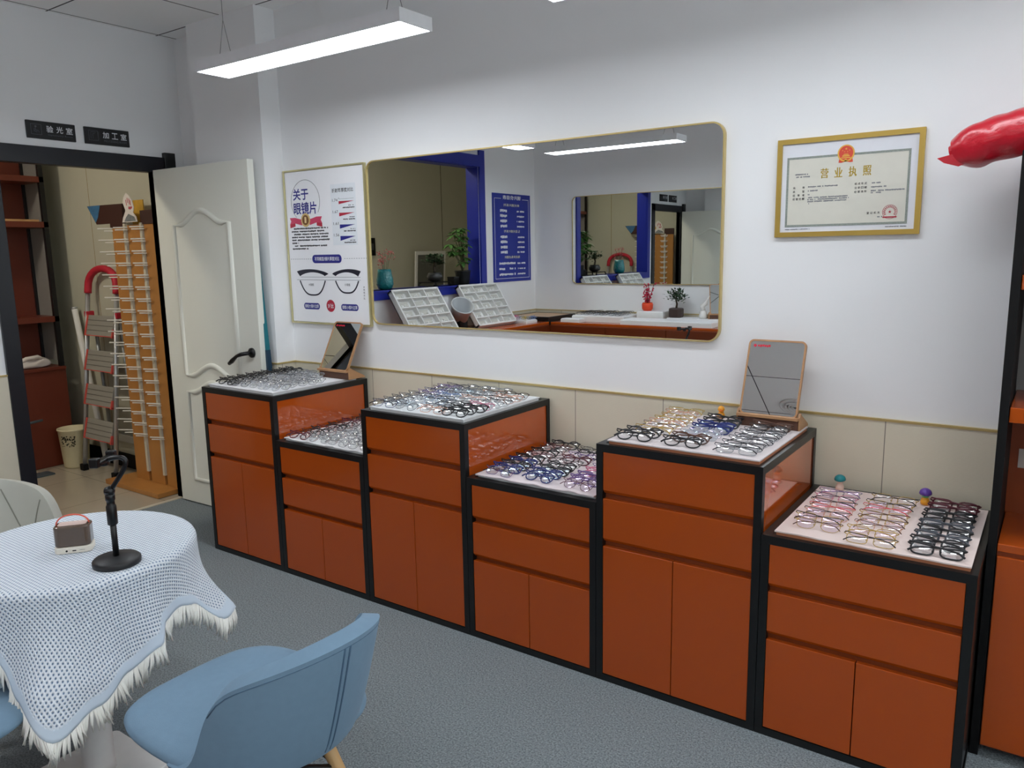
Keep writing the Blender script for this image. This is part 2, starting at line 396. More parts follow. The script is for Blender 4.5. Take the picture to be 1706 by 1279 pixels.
# a teal board leans in the gap behind the open door
t = thing('banner_board', 'tall narrow teal board leaning behind the open white door', 'board', (.80, -.165, 0), 0)
m = MB(); m.prism([(-.2, .14), (.110, .14), (.110, .80), (.060, 1.56), (-.2, 1.56)], .024, Matrix(((1, 0, 0, 0), (0, 0, -1, .012), (0, 1, 0, 0), (0, 0, 0, 1)))); m.build('board_panel', mat('teal print', (16, 112, 124), .45, noise=.1, nscale=3), t)
m = MB(); m.box(-.2, .110, -.0125, .0125, .0, .14); m.build('foot_band', mat('teal dark', (12, 52, 76), .5), t)
m = MB(); m.prism([(-.2, .86), (.1075, .86), (.100, .98), (-.2, .98)], .026, Matrix(((1, 0, 0, 0), (0, 0, -1, .013), (0, 1, 0, 0), (0, 0, 0, 1)))); m.build('dark_band', mat('teal dark', (12, 52, 76), .5), t)

# ------------------------------------------------------------ blue pass-through window
w1 = struct(bpy.data.objects.new('window_1', None)); COL.objects.link(w1)
m = MB()
for y0, y1, z0, z1 in ((-3.02, -2.945, 1.125, 2.39), (-1.255, -1.18, 1.125, 2.39), (-2.945, -1.255, 2.245, 2.345)): m.box(-.001, .02, y0, y1, z0, z1)
for y0, y1, z0, z1 in ((-2.942, -2.932, 1.2, 2.25), (-1.258, -1.248, 1.2, 2.25), (-2.942, -1.248, 2.24, 2.252)): m.box(-T-.01, 0, y0, y1, z0, z1)
m.build('window_frame', BLUEFR, w1)
m = MB().box(-T-.06, .03, -2.945, -1.255, 1.185, 1.2).box(0, .02, -2.945, -1.255, 1.125, 1.185); m.build('window_sill', BLUEFR, w1)

# ------------------------------------------------------------ display cabinets
CX = [.940, 1.493, 2.065, 2.617, 3.18, 3.739, 4.296]; CD = .61
def cabinet(i, h, label):
    x0, x1 = CX[i]+.001, CX[i+1]-.001; wd = x1-x0; tall = h > .7
    t = thing('display_cabinet', label, 'cabinet', (x0, -CD, 0), 0, 'row of orange and black display cabinets')
    f = .024; y1 = CD-.012
    m = MB()
    for a in (0, wd-f):
        for b in (0, y1-f): m.box(a, a+f, b, b+f, 0, h)
    for z0, z1 in ((0, .024), (h-.026, h)):
        m.box(f, wd-f, 0, f, z0, z1); m.box(f, wd-f, y1-f, y1, z0, z1); m.box(0, f, f, y1-f, z0, z1); m.box(wd-f, wd, f, y1-f, z0, z1)
    m.build('frame', BLACK, t)
    MB().box(f, wd-f, f, y1-f, h-.018, h-.003).build('top_panel', BLACK, t)
    sm = BLACK if i == 5 else ORANGE_G  # end cabinet's outer side coloured black for the shade on it
    MB().box(wd-.016, wd-.004, f, y1-f, .024, h-.026).build('side_panel', sm, t)
    MB().box(.004, .016, f, y1-f, .024, h-.026).build('side_panel', ORANGE, t)
    MB().box(f, wd-f, y1-f+.004, y1-.004, .024, h-.026).build('back_panel', BLACK, t)
    MB().box(f, wd-f, .024, .03, .024, h-.026).build('groove_lining', ORANGE_D, t)
    zs = [(.679, .822), (.510, .661)] if tall else [(.484, .617), (.332, .468)]
    zd = .493 if tall else .316
    for z0, z1 in zs:
        d = MB(); d.prism([(.002, z0+.012), (.002, z1), (.02, z1), (.02, z0), (.012, z0)], wd-2*f-.002, Matrix(((0, 0, 1, f+.001), (1, 0, 0, 0), (0, 1, 0, 0), (0, 0, 0, 1))))
        d.build('drawer', ORANGE, t, bevel=.0012)
    half = wd/2
    MB().box(f+.001, half-.0015, .002, .02, .026, zd).build('door', ORANGE, t, bevel=.0012)
    MB().box(half+.0015, wd-f-.001, .002, .02, .026, zd).build('door', ORANGE, t, bevel=.0012)
    return t
HT, HL = .848, .643
cabinet(0, HT, 'tall orange cabinet beside the open white door, leftmost of the row')
cabinet(1, HL, 'low orange cabinet between the two left tall ones, second from the door')
cabinet(2, HT, 'tall orange cabinet under the left half of the wall mirror, third from the door')
cabinet(3, HL, 'low orange cabinet holding blue and purple glasses, fourth from the door')
cabinet(4, HT, 'tall orange cabinet with the big standing mirror on its rear right corner')
cabinet(5, HL, 'low orange cabinet at the right end of the row beside the black shelf')
# felt or paper covered boards under the glasses
PADC = {0: (230, 230, 232), 1: (232, 232, 233), 2: (226, 229, 230), 3: (226, 214, 216), 4: (218, 208, 208), 5: (228, 210, 204)}
BTOP = {}
names = ['leftmost tall', 'leftmost low', 'middle tall', 'middle low', 'rightmost tall', 'rightmost low']
for i in range(6):
    h = HT if i % 2 == 0 else HL; rnd = random.Random(i)
    t = thing('display_board', '%s board under the glasses on the %s cabinet' % ('white' if i < 3 else 'pale pink', names[i]), 'board', (CX[i], -CD, h), 0, 'display boards on the cabinets')
    x0, x1, y0, y1 = .034, CX[i+1]-CX[i]-.018, .016, .545
    th = .014; BTOP[i] = h + th + .0005
    m = MB(); n = 24
    front = [(x0+(x1-x0)*k/n, y0 + (.010*max(0, sin(k*.9+i))*(1 if i in (1, 3) else .25)) + .0015*rnd.uniform(-1, 1)) for k in range(n+1)]
    back = [(x1, y1), (x0, y1-.005)]
    m.prism(front+back, .004, Matrix.Translation((0, 0, th-.004)))
    m.build('board_cover', mat('felt %d' % i, PADC[i], .9, noise=.02, bump=.15, bscale=400), t)
    e = mat('board edge', (212, 214, 214), .7) if i < 4 else (mat('board edge wood', (176, 112, 78), .6))
    MB().box(x0+.004, x1-.002, y0+.014 if i in (1, 3) else y0+.005, y1-.006, .0, th-.004).build('board_core', e, t)

# ------------------------------------------------------------ spectacles
L_CLEAR = lens_mat('clear lens', (.98, .985, .985, 1), (1, 1, 1, 1), .04)
L_BLUE = lens_mat('blue coated lens', (.96, .975, .99, 1), (.62, .86, 1, 1), .16)
L_PURP = lens_mat('purple coated lens', (.98, .96, .985, 1), (.86, .70, 1, 1), .08)
L_PINK = lens_mat('pink tinted lens', (.985, .94, .955, 1), (1, .8, .9, 1), .07)
L_WHITE = lens_mat('bright lens', (.90, .92, .94, 1), (1, 1, 1, 1), .20)
FR = {k: mat(k+' frame', c, r, metal=mt, noise=.03) for k, c, r, mt in (
    ('black', (26, 27, 30), .3, 0), ('dark grey', (70, 74, 82), .35, 0), ('silver', (148, 150, 155), .3, .35), ('gold', (206, 170, 112), .3, .5),
    ('rose gold', (214, 162, 138), .3, .5), ('burgundy', (86, 22, 38), .3, 0), ('navy blue', (30, 44, 110), .3, 0), ('light blue', (110, 140, 190), .3, 0),
    ('purple', (110, 82, 140), .3, 0), ('pink', (216, 120, 150), .35, 0), ('red', (214, 60, 74), .35, 0), ('yellow', (214, 180, 60), .35, 0), ('brown', (86, 56, 42), .3, 0),
    ('clear', (186, 189, 196), .2, 0), ('gunmetal', (110, 112, 118), .3, .5))}
KIND = {  # half width, half height, exponent, rim radius, lens centre
    'round': (.0245, .0215, 2.1, .0009, .0345), 'oval': (.0265, .0195, 2.4, .0009, .0348), 'rectangular': (.0272, .0170, 3.6, .0011, .0352),
    'square': (.0268, .0205, 3.0, .0010, .0350), 'thick round': (.0250, .0220, 2.2, .0023, .0350), 'thick square': (.0272, .0200, 3.2, .0026, .0355), 'aviator': (.0275, .0225, 2.3, .0009, .0350)}
TILT = radians(54)
def outline(kind, s, n=20, k=1.0):
    a, b, e, r, c = KIND[kind]; out = []
    for q in range(n):
        t = 2*pi*q/n; ct, st = cos(t), sin(t)
        x = a*k*math.copysign(abs(ct)**(2/e), ct); z = b*k*math.copysign(abs(st)**(2/e), st)
        if kind == 'aviator': x += .12*a*(z/b); 
        out.append((s*(c+x), 0, z))
    return out
def tiltM(kind): return Matrix.Translation((0, 0, KIND[kind][1]*cos(TILT)+.0022)) @ Matrix.Rotation(-TILT, 4, 'X')
def make_glasses(kind):
    a, b, e, r, c = KIND[kind]; M = tiltM(kind); thick = r > .002
    t = thing('eyeglasses', '', 'eyeglasses', (0, 0, -5))
    m = MB()
    for s in (-1, 1):
        m.tube(outline(kind, s), r, 6, closed=True)
        m.tube([(s*(c+a-.001), 0, .007), (s*(c+a+.004), -.001, .009), (s*(c+a+.0075), -.006, .009)], max(r, .0014), 6)
        if not thick:
            m.tube([(s*.012, 0, -.001), (s*.009, -.006, -.004), (s*.0095, -.008, -.010)], .0010, 5)   # nose pads
        else:
            m.tube([(s*.0105, -.001, -.003), (s*.0098, -.006, -.010)], .0020, 5)
    g = c-a
    m.tube([(-g-.001, 0, .006), (-g*.4, -.001, .0095), (g*.4, -.001, .0095), (g+.001, 0, .006)], r*1.15, 6)
    if kind == 'aviator': m.tube([(-g-.006, 0, .017), (g+.006, 0, .017)], r, 6)
    m.build('front_frame', FR['black'], t, True, M=M)
    for s in (-1, 1):
        q = MB(); rs = [q.vs([Vector((s*c+(p[0]-s*c)*k, .0005+.0042*(1-k*k), p[2]*k)) for p in outline(kind, s, k=.985)]) for k in (1, .75, .5, .25)]
        for u_, v_ in zip(rs, rs[1:]):
            for z_ in range(20): q.bm.faces.new((u_[z_], u_[(z_+1) % 20], v_[(z_+1) % 20], v_[z_]))
        q.bm.faces.new(rs[-1]); q.build('lens', L_CLEAR, t, True, M=M)
        off = -.009 if s > 0 else -.0135; hx = c+a+.0072
        q = MB(); q.tube([(s*hx, -.005, .009), (s*(hx-.004), off, .0085), (s*.03, off-.002, .004), (-s*.035, off-.003, -.004), (-s*.055, off-.003, -.010), (-s*(hx-.002), off-.002, -.020)],
                 [.0014, r*.95+.0003, r*.95+.0002, r+.0003, r+.0007, r+.0007], 6)
        q.build('temple', FR['black'], t, True, M=M)
    for ch in t.children:
        ch.material_slots[0].link = 'OBJECT'
    return t
PROTO = {k: make_glasses(k) for k in KIND}; USED = set()
def paint(t, col, lens, tips=None):
    for c in t.children:
        b = c.name.split('.')[0]
        c.material_slots[0].link = 'OBJECT'
        c.material_slots[0].material = lens if b == 'lens' else FR[col] if (b == 'front_frame' or not tips) else FR[tips]
def glasses(kind, col, lens, loc, rz, label, group, tips=None):
    if kind not in USED:
        t = PROTO[kind]; USED.add(kind); t.location = loc; t.rotation_euler = (0, 0, rz); t['label'] = label; t['group'] = group
    else: t = dup(PROTO[kind], loc, rz, label, group)
    paint(t, col, lens, tips); return t
ORD = ['front', 'second', 'third', 'fourth', 'fifth', 'sixth', 'seventh', 'eighth', 'ninth', 'tenth', 'eleventh', 'twelfth']
def column(i, x, y0, dy, items, colname, jit=.004, seed=0):
    rnd = random.Random(100*i+seed); n = len(items)
    for k, (kind, col, lens, tips) in enumerate(items):
        pos = 'frontmost' if k == 0 else 'rearmost' if k == n-1 else ORD[k]+' from front'
        thin = '' if kind.startswith('thick') else 'thin '
        kd = kind if kind.startswith('thick') else thin+kind
        lab = '%s %s glasses, %s in the %s column, %s cabinet' % (kd, col, pos, colname, names[i])
        glasses(kind, col, lens, (CX[i]+x+rnd.uniform(-jit, jit), -CD+y0+dy*k+rnd.uniform(-.003, .003), BTOP[i]), rnd.uniform(-.09, .09), lab, 'glasses on the %s cabinet' % names[i], tips)
C, Bl, Pu, Pk, Wh = L_CLEAR, L_BLUE, L_PURP, L_PINK, L_WHITE
# rightmost low cabinet
column(5, .132, .090, .057, [('oval', 'gold', Pu, 'brown'), ('rectangular', 'gold', Pu, 'black'), ('square', 'rose gold', Pu, 'black'), ('oval', 'rose gold', Pk, 'red'), ('rectangular', 'rose gold', Pu, 'black'), ('oval', 'pink', Pk, 'black'), ('round', 'silver', Pu, 'purple')], 'left', .010)
column(5, .287, .042, .058, [('rectangular', 'gold', C, 'black'), ('square', 'gold', Pu, 'gold'), ('round', 'rose gold', C, 'brown'), ('oval', 'gold', Pu, 'brown'), ('rectangular', 'gold', C, 'brown'), ('oval', 'rose gold', Pu, 'red'), ('rectangular', 'gold', Pu, 'black'), ('square', 'gold', C, 'black')], 'middle', .006)
column(5, .452, .052, .055, [('thick square', 'black', Wh, None), ('thick square', 'black', Wh, None), ('thick square', 'dark grey', Wh, None), ('thick square', 'black', Wh, None), ('thick square', 'dark grey', Wh, None), ('thick square', 'black', Wh, None), ('thick square', 'black', Wh, None), ('thick square', 'burgundy', Wh, None), ('thick square', 'burgundy', C, None)], 'right', .003)
# rightmost tall cabinet
column(4, .118, .062, .055, [('thick round', 'black', C, None), ('thick round', 'black', C, None), ('rectangular', 'gold', Wh, 'gold'), ('round', 'gold', C, 'brown'), ('oval', 'rose gold', C, None), ('rectangular', 'gold', Wh, None), ('oval', 'gold', C, None), ('round', 'rose gold', C, None), ('square', 'gold', C, None)], 'left', .012)
column(4, .284, .064, .054, [('thick round', 'black', C, None), ('thick round', 'brown', Wh, None), ('square', 'clear', Bl, None), ('square', 'clear', Pu, None), ('thick square', 'navy blue', Bl, None), ('thick square', 'navy blue', Bl, None), ('thick square', 'black', C, None), ('thick round', 'black', Pk, None)], 'middle', .009)
column(4, .458, .062, .051, [('rectangular', 'silver', Wh, 'black'), ('rectangular', 'gunmetal', Wh, 'black'), ('aviator', 'silver', C, 'black'), ('rectangular', 'gunmetal', Wh, 'black'), ('square', 'silver', Wh, 'black'), ('rectangular', 'gunmetal', C, 'black'), ('square', 'black', Wh, 'black'), ('thick square', 'brown', C, None)], 'right', .005)
# middle low cabinet
column(3, .122, .055, .052, [('square', 'purple', Bl, 'black'), ('thick square', 'navy blue', Bl, None), ('thick square', 'black', Bl, None), ('thick square', 'navy blue', Bl, None), ('thick square', 'black', Wh, None), ('square', 'burgundy', Wh, None), ('thick round', 'black', C, None), ('round', 'black', C, None), ('oval', 'burgundy', C, None), ('thick round', 'black', C, None)], 'left', .006)
column(3, .288, .072, .053, [('thick round', 'navy blue', Bl, None), ('thick square', 'navy blue', Bl, None), ('thick square', 'black', Bl, None), ('thick round', 'black', Wh, None), ('round', 'black', C, None), ('thick round', 'burgundy', C, None), ('round', 'purple', C, None), ('thick round', 'black', C, None), ('oval', 'black', C, None)], 'middle', .008)
column(3, .458, .062, .056, [('round', 'burgundy', Pu, None), ('thick round', 'purple', Pu, None), ('thick square', 'purple', Pu, None), ('thick round', 'pink', Pk, None), ('round', 'purple', Pu, None), ('square', 'rose gold', C, None), ('thick round', 'yellow', C, None), ('thick round', 'red', Pk, None), ('oval', 'pink', C, None)], 'right', .006)
# the three far boards: dense rows of mostly thin metal frames
def dense(i, cols, n, y0, dy, pal, skip=()):
    rnd = random.Random(i*7+3); cn = ['left', 'second', 'third', 'right']
    for c, x in enumerate(cols):
        items = []
        for k in range(n[c]):
            col = pal(c, k, rnd)
            kind = col[1] if isinstance(col, tuple) else rnd.choice(['round', 'oval', 'rectangular', 'square'])
            col = col[0] if isinstance(col, tuple) else col
            items.append((kind, col, rnd.choice([C, C, C, Wh, Bl if i == 2 and c < 2 else C]), rnd.choice([None, 'black' if i == 2 else None, None])))
        column(i, x, y0, dy, items, cn[c], .010, c)
def pal3(c, k, r):
    if c == 3: return ('black', 'thick round') if k < 3 else r.choice(['rose gold', 'rose gold', 'pink', 'silver', 'brown'])
    if c == 0: return r.choice(['purple', 'burgundy', 'dark grey', 'gunmetal', 'navy blue'])
    if c == 1: return r.choice(['silver', 'light blue', 'gunmetal', 'clear'])
    return r.choice(['silver', 'gunmetal', 'rose gold', 'black', 'silver'])
dense(2, (.105, .225, .350, .475), (10, 10, 10, 9), .05, .0515, pal3)
def pal1(c, k, r):
    if c == 0: return ('black', 'thick round')
    if c == 3 and k > 6: return 'gold'
    return r.choice(['silver', 'silver', 'clear', 'gunmetal', 'silver'] + (['brown'] if c == 2 and k == 3 else []))
dense(0, (.125, .245, .365, .480), (9, 9, 8, 6), .06, .052, pal1)
def pal2(c, k, r):
    if c == 0: return ('black' if k % 3 else 'burgundy', 'round' if k % 2 else 'thick round')
    return r.choice(['silver', 'gunmetal', 'silver', 'black' if c == 1 and k < 2 else 'silver'])
dense(1, (.122, .250, .378, .492), (9, 8, 8, 7), .05, .053, pal2)

# ------------------------------------------------------------ wall mirrors
def wall_mirror(M, wd, hg, label):
    t = thing('wall_mirror', label, 'mirror', (0, 0, 0)); t.matrix_world = M
    o = rrect(wd, hg, .05, 8, wd/2, hg/2); i = rrect(wd-.011, hg-.011, .046, 8, wd/2, hg/2)
    frame_ring(MB(), o, i, .020, Matrix.Identity(4)).build('mirror_frame', GOLD, t)
    MB().prism(i, .008, Matrix.Translation((0, 0, .006))).build('mirror_glass', MIRROR, t)
    MB().prism(i, .0045, Matrix.Translation((0, 0, .001))).build('backing', BLACKM, t)
    return t
wall_mirror(wall_M('back', (1.560, -.001, 1.134)), 1.816, .80, 'wide gold-framed wall mirror above the cabinets')
wall_mirror(wall_M('front', (2.27, -L+.001, 1.165)), 1.82, .835, 'wide wall mirror on the opposite wall, seen inside the nearer mirror')

# ------------------------------------------------------------ framed lens poster
PM = wall_M('back', (.928, -.001, 1.118)); PW, PH = .617, .814
t = thing('framed_poster', 'gold-framed white poster about spectacle lenses left of the wall mirror', 'poster'); t.matrix_world = PM
I4 = Matrix.Identity(4)
def P4(w, h, r=.004): return rrect(w, h, r, 3, PW/2, PH/2)
frame_ring(MB(), P4(PW, PH), P4(PW-.017, PH-.017), .016, I4).build('poster_frame', mat('champagne frame', (208, 200, 154), .3, metal=.5), t)
MB().prism(P4(PW-.02, PH-.02), .007, Matrix.Translation((0, 0, .003))).build('poster_sheet', PAPER, t)
Z = .0106
blue, black, grey, red, white, pale = MB(), MB(), MB(), MB(), MB(), MB()
ring, head, num, body, dash, guide, side = MB(), MB(), MB(), MB(), MB(), MB(), MB()
put_text(blue, '关于', .069, .192, .655, .716, I4, .02, Z); put_text(blue, '眼镜片', .069, .251, .580, .645, I4, .02, Z)
arc = [(.165+.113*cos(a), .648+.110*sin(a), Z) for a in [radians(-33+k*5) for k in range(53)]]
ring.tube(arc, .0009, 4)
put_rect(pale, .362, .545, .415, .722, I4, Z-.0004)
put_text(head, '折射率厚度对比', .373, .530, .680, .701, I4, .012, Z)
for k, (n, yy, mb) in enumerate((('1.74', .635, red), ('1.67', .577, red), ('1.61', .518, blue), ('1.56', .460, blue))):
    put_text(num, n, .373, .412, yy, yy+.014, I4, 0, Z)
    mb.poly([(.420, yy-.014 - .003*k, Z), (.533, yy-.0005, Z), (.420, yy+.001, Z)])
    put_line(grey, .490, .534, yy-.025, yy-.019, I4, Z, k); put_line(black, .448, .534, yy-.036, yy-.029, I4, Z, k+9, .95)
put_rect(grey, .420, .530, .646, .6472, I4, Z); black.poly([(.419, .649, Z), (.424, .649, Z), (.4215, .655, Z)])
# ribbon and medal
rib = MB()
for s in (-1, 1):
    cx = .160
    q = [(cx+s*.03, .524), (cx+s*.085, .536), (cx+s*.128, .532), (cx+s*.118, .548), (cx+s*.128, .566), (cx+s*.085, .566), (cx+s*.03, .554)]
    rib.poly([(x, y, Z) for x, y in (q if s > 0 else q[::-1])])
    d = [(cx+s*.085, .536), (cx+s*.085, .520), (cx+s*.128, .512), (cx+s*.128, .532)]
    red.poly([(x, y, Z) for x, y in (d if s > 0 else d[::-1])])
rib.build('ribbon', mat('ribbon pink', (206, 66, 100), .5), t)
md = MB(); md.prism([(.160 + (.037 if k % 2 else .034)*cos(pi*k/18), .551 + (.037 if k % 2 else .034)*sin(pi*k/18)) for k in range(36)], .0012, Matrix.Translation((0, 0, Z)))
md.build('medal', mat('medal gold', (214, 184, 120), .4), t)
md = MB(); md.poly([(x, y, Z+.0016) for x, y in disc(.160, .551, .026)]); md.build('medal_centre', mat('medal brown', (120, 78, 36), .5), t)
md = MB(); put_text(md, '1', .153, .167, .536, .567, I4, .02, Z+.0020); md.build('medal_number', mat('medal digit', (232, 206, 150), .4), t)
for k, (a, b) in enumerate(((.06, .330), (.041, .30), (.06, .333), (.041, .330), (.041, .338), (.041, .092), (.06, .318), (.041, .17))):
    put_line(body, a, b, .503-k*.0152, .512-k*.0152, I4, Z, 40+k, .93)
for k in range(34):
    x = .02+k*.0175
    if x < .185 or x > .425: put_rect(dash, x, x+.009, .3455, .3478, I4, Z)
blue.poly([(x, y, Z) for x, y in rrect(.226, .044, .021, 6, .307, .346)])
put_text(white, '不同框型/镜片厚度对比', .213, .402, .336, .357, I4, .01, Z+.0005)
def lens_curve(cx, s, w, top, bot):
    """half-frame: thick brow and a thin rim below, on one side of the drawing"""
    pts = []
    for k in range(25):
        a = pi*k/24; pts.append((cx - s*w*cos(a)*(1.0 if True else 1), (top-.245)*abs(sin(a))**.6+.245))
    return pts
def half_glasses(xo, xi, ytop, ybot, yo, yi):
    """xo outer edge, xi inner (bridge) edge"""
    s = 1 if xi > xo else -1; w = abs(xi-xo)
    n = 20; up_o, up_i = [], []
    for k in range(n+1):
        u = k/n; x = xo+s*w*u
        up_o.append((x, yo+(yi-yo)*u + (ytop-max(yo, yi))*sin(pi*min(1, u*.98+.02))**.7))
        th = .022*(1-.25*u)
        up_i.append((xo+s*(w*.10+w*.78*u), yo-.024+(yi-.012-yo+.024)*u + (ytop-.016-max(yo, yi)+.018)*sin(pi*u)**.7))
    pts = up_o + up_i[::-1]
    dark.bm.faces.new(dark.vs([Vector((x, y, Z)) for x, y in pts]))
    dark.tube([(xo+s*(w*.09+w*.80*u), .232 - (.232-ybot)*(1-abs(2*u-1)**3.0), Z) for u in [k/24 for k in range(25)]], .0045, 6, flat=.15)
dark = MB(); half_glasses(.062, .314, .297, .155, .278, .268); half_glasses(.556, .342, .297, .170, .278, .268)
dark.build('glasses_drawing', mat('dark print', (28, 28, 46), .5), t)
for y in (.235, .250): put_rect(guide, .060 if y < .24 else .09, .552, y, y+.0018, I4, Z+.0003)
put_text(black, '大镜框', .152, .194, .203, .217, I4, .0, Z); put_text(black, '小镜框', .432, .474, .205, .219, I4, .0, Z)
for a, b, s in ((.105, .232, '镜框大镜片边厚'), (.398, .526, '镜框小镜片边薄')):
    blue.poly([(x, y, Z) for x, y in rrect(b-a, .034, .016, 6, (a+b)/2, .095)]); put_text(white, s, a+.008, b-.008, .085, .105, I4, .008, Z+.0005)
red.poly([(x, y, Z) for x, y in disc(.318, .100, .033, 32, .032)]); put_text(white, '对比', .296, .340, .087, .111, I4, .02, Z+.0005)
for k, ch in enumerate('镜框对比'): put_text(side, ch, .568, .579, .182-.0145*k, .193-.0145*k, I4, 0, Z)
side.poly([(.569, .199, Z), (.578, .199, Z), (.5735, .206, Z)])
for nm, mb, m_ in (('blue_print', blue, INKB), ('caption_print', black, INKK), ('caption_print', grey, INKG), ('circle_line', ring, INKK), ('chart_heading', head, INKK), ('index_numbers', num, INKK), ('body_text', body, INKK), ('dashed_line', dash, INKG), ('guide_line', guide, INKG), ('side_text', side, INKK), ('red_print', red, INKR), ('white_print', white, INKW), ('pale_panel', pale, mat('pale print', (230, 235, 240), .5))):
    mb.build(nm, m_, t)

# ------------------------------------------------------------ framed business licence
LM = wall_M('back', (3.564, -.001, 1.517))
t = thing('framed_licence', 'gold-framed business licence with a red emblem on the wall right of the mirror', 'certificate'); t.matrix_world = LM
o = [(0, 0), (.457, 0), (.457, .329), (0, .329)]; i = [(.0165, .0165), (.4405, .0165), (.4405, .3125), (.0165, .3125)]
frame_ring(MB(), o, i, .014, I4).build('licence_frame', GOLDF, t)
MB().box(.004, .453, .004, .325, .001, .007).build('mount', mat('white mount', (224, 226, 232), .5), t)
Z = .0076
s = MB(); put_rect(s, .034, .418, .035, .267, I4, Z); s.build('certificate_sheet', mat('certificate paper', (214, 212, 200), .6), t)
b = MB(); frame_ring(b, [(.033, .034), (.419, .034), (.419, .268), (.033, .268)], [(.040, .041), (.412, .041), (.412, .261), (.040, .261)], .0006, Matrix.Translation((0, 0, Z)))
bm_ = mat('engraved border', (140, 148, 140), .6, noise=.5, nscale=260); b.build('border', bm_, t)
gold, black, red, grey, foot = MB(), MB(), MB(), MB(), MB()
for k, ch in enumerate('营业执照'): [put_text(gold, ch, .145+k*.0445+dx, .1692+k*.0445+dx, .193, .225, I4, 0, Z+.0006+dx*.05) for dx in (0, .0008, .0016)]
for (x0, x1, y, w) in ((.056, .095, .166, '名称'), (.056, .095, .153, '类型'), (.056, .095, .1405, '经营者'), (.056, .095, .128, '经营范围'), (.255, .293, .168, '组成形式'), (.255, .293, .155, '注册日期'), (.255, .293, .142, '经营场所'), (.297, .337, .072, '登记机关')):
    n = len(w); h = .0075
    for k, ch in enumerate(w):
        a = x0 + (x1-x0-h)*k/(n-1); put_text(black, ch, a, a+h, y-h/2, y+h/2, I4, .01, Z+.0006)
for k, (a, b_, y) in enumerate(((.106, .205, .167), (.106, .138, .154), (.106, .118, .141), (.108, .239, .131), (.106, .239, .1245), (.106, .232, .118), (.106, .112, .111), (.308, .336, .168), (.306, .352, .155), (.306, .406, .143), (.306, .338, .1365), (.330, .346, .0585), (.062, .110, .210), (.062, .112, .2015))):
    put_line(grey, a, b_, y-.0024, y+.0024, I4, Z+.0006, 70+k, .85)
put_line(foot, .034, .118, .024, .028, I4, Z+.0004, 95, .9); put_line(foot, .352, .418, .024, .028, I4, Z+.0004, 96, .9)
frame_ring(red, disc(.367, .073, .0225, 36), disc(.367, .073, .0215, 36), .0004, Matrix.Translation((0, 0, Z+.0008)))
red.poly([(x, y, Z+.001) for x, y in star(.367, .073, .0055)])
for k in range(15):
    a = radians(-30+k*240/14); Mx = Matrix.Translation((.367+.0165*cos(a), .073+.0165*sin(a), Z+.001)) @ Matrix.Rotation(a, 4, 'Z'); red.poly([(-.0032, -.0011), (.0032, -.0011), (.0032, .0011), (-.0032, .0011)], Mx)
put_rect(red, .346, .388, .0545, .0585, I4, Z+.001)
gold.build('gold_title', INKGOLD, t); black.build('field_names', INKK, t); grey.build('field_values', INKG, t); foot.build('foot_line', INKG, t); red.build('red_seal', INKR, t)
# state emblem printed over the border: red disc, gilt rim of grain, five stars, gate, gear and drape
em = MB(); em.prism(disc(.2235, .269, .0265, 40, .0275), .0006, Matrix.Translation((0, 0, Z+.0004)))
em.prism([(.203, .252), (.244, .252), (.246, .240), (.238, .239), (.2235, .242), (.209, .239), (.201, .240)], .0006, Matrix.Translation((0, 0, Z+.0003)))
em.build('emblem', mat('emblem red', (216, 74, 52), .45), t)
eg = MB(); frame_ring(eg, disc(.2235, .269, .0265, 40, .0275), disc(.2235, .2695, .0222, 40, .0232), .0006, Matrix.Translation((0, 0, Z+.0008)))
eg.poly([(x, y, Z+.0014) for x, y in star(.2235, .283, .0045)])
for dx, dy in ((-.011, .006), (-.0045, .0015), (.0045, .0015), (.011, .006)): eg.poly([(x, y, Z+.0014) for x, y in star(.2235+dx, .272+dy, .0022)])
for q in ((.212, .235, .2585, .262), (.2145, .2325, .263, .2645), (.2165, .2305, .2655, .267), (.209, .238, .253, .256)): put_rect(eg, *q, I4, Z+.0014)
eg.poly([(x, y, Z+.0014) for x, y in disc(.2235, .2465, .0045)])
eg.build('emblem_gilding', mat('emblem gold', (226, 176, 72), .4), t)

# ------------------------------------------------------------ room signs over the doorway
def room_sign(y0, y1, label, cn, en, icon):
    t = thing('room_sign', label, 'sign'); t.matrix_world = wall_M('left', (.001, y0, 2.105)); w_, h_ = y1-y0, .089
    MB().prism(rrect(w_, h_, .003, 2, w_/2, h_/2), .008).build('sign_plate', mat('sign black', (20, 21, 23), .35), t, bevel=.001)
    m = MB(); n = len(cn); cw = .034
    for k, ch in enumerate(cn): a = w_*.40 + (w_*.94-cw-w_*.40)*k/(n-1); put_text(m, ch, a, a+cw, .036, .070, I4, .015, .0085)
    m.build('lettering', mat('sign silver', (220, 222, 226), .4), t)
    m = MB(); put_text(m, en, w_*.42, w_*.93, .017, .028, I4, 0, .0085); m.build('small_print', mat('sign dim', (92, 94, 104), .5), t); m = MB()
    frame_ring(m, [(.022, .02), (.074, .02), (.074, .072), (.022, .072)], [(.0235, .0215), (.0725, .0215), (.0725, .0705), (.0235, .0705)], .0006, Matrix.Translation((0, 0, .0082)))
    icon(m); m.build('pictogram', mat('sign dim', (92, 94, 104), .5), t)
def icon_a(m):
    m.poly([(x, y, .0086) for x, y in disc(.046, .060, .005, 16)])
    for a, b in (((.044, .055), (.044, .042)), ((.044, .042), (.058, .040)), ((.058, .040), (.062, .032)), ((.038, .050), (.038, .036)), ((.038, .036), (.052, .032))): m.tube([(*a, .0086), (*b, .0086)], .0012, 4)
def icon_b(m):
    for a, b in (((.034, .064), (.034, .03)), ((.034, .064), (.062, .064)), ((.045, .055), (.045, .03)), ((.045, .055), (.056, .055))): m.tube([(*a, .0086), (*b, .0086)], .0008, 4)
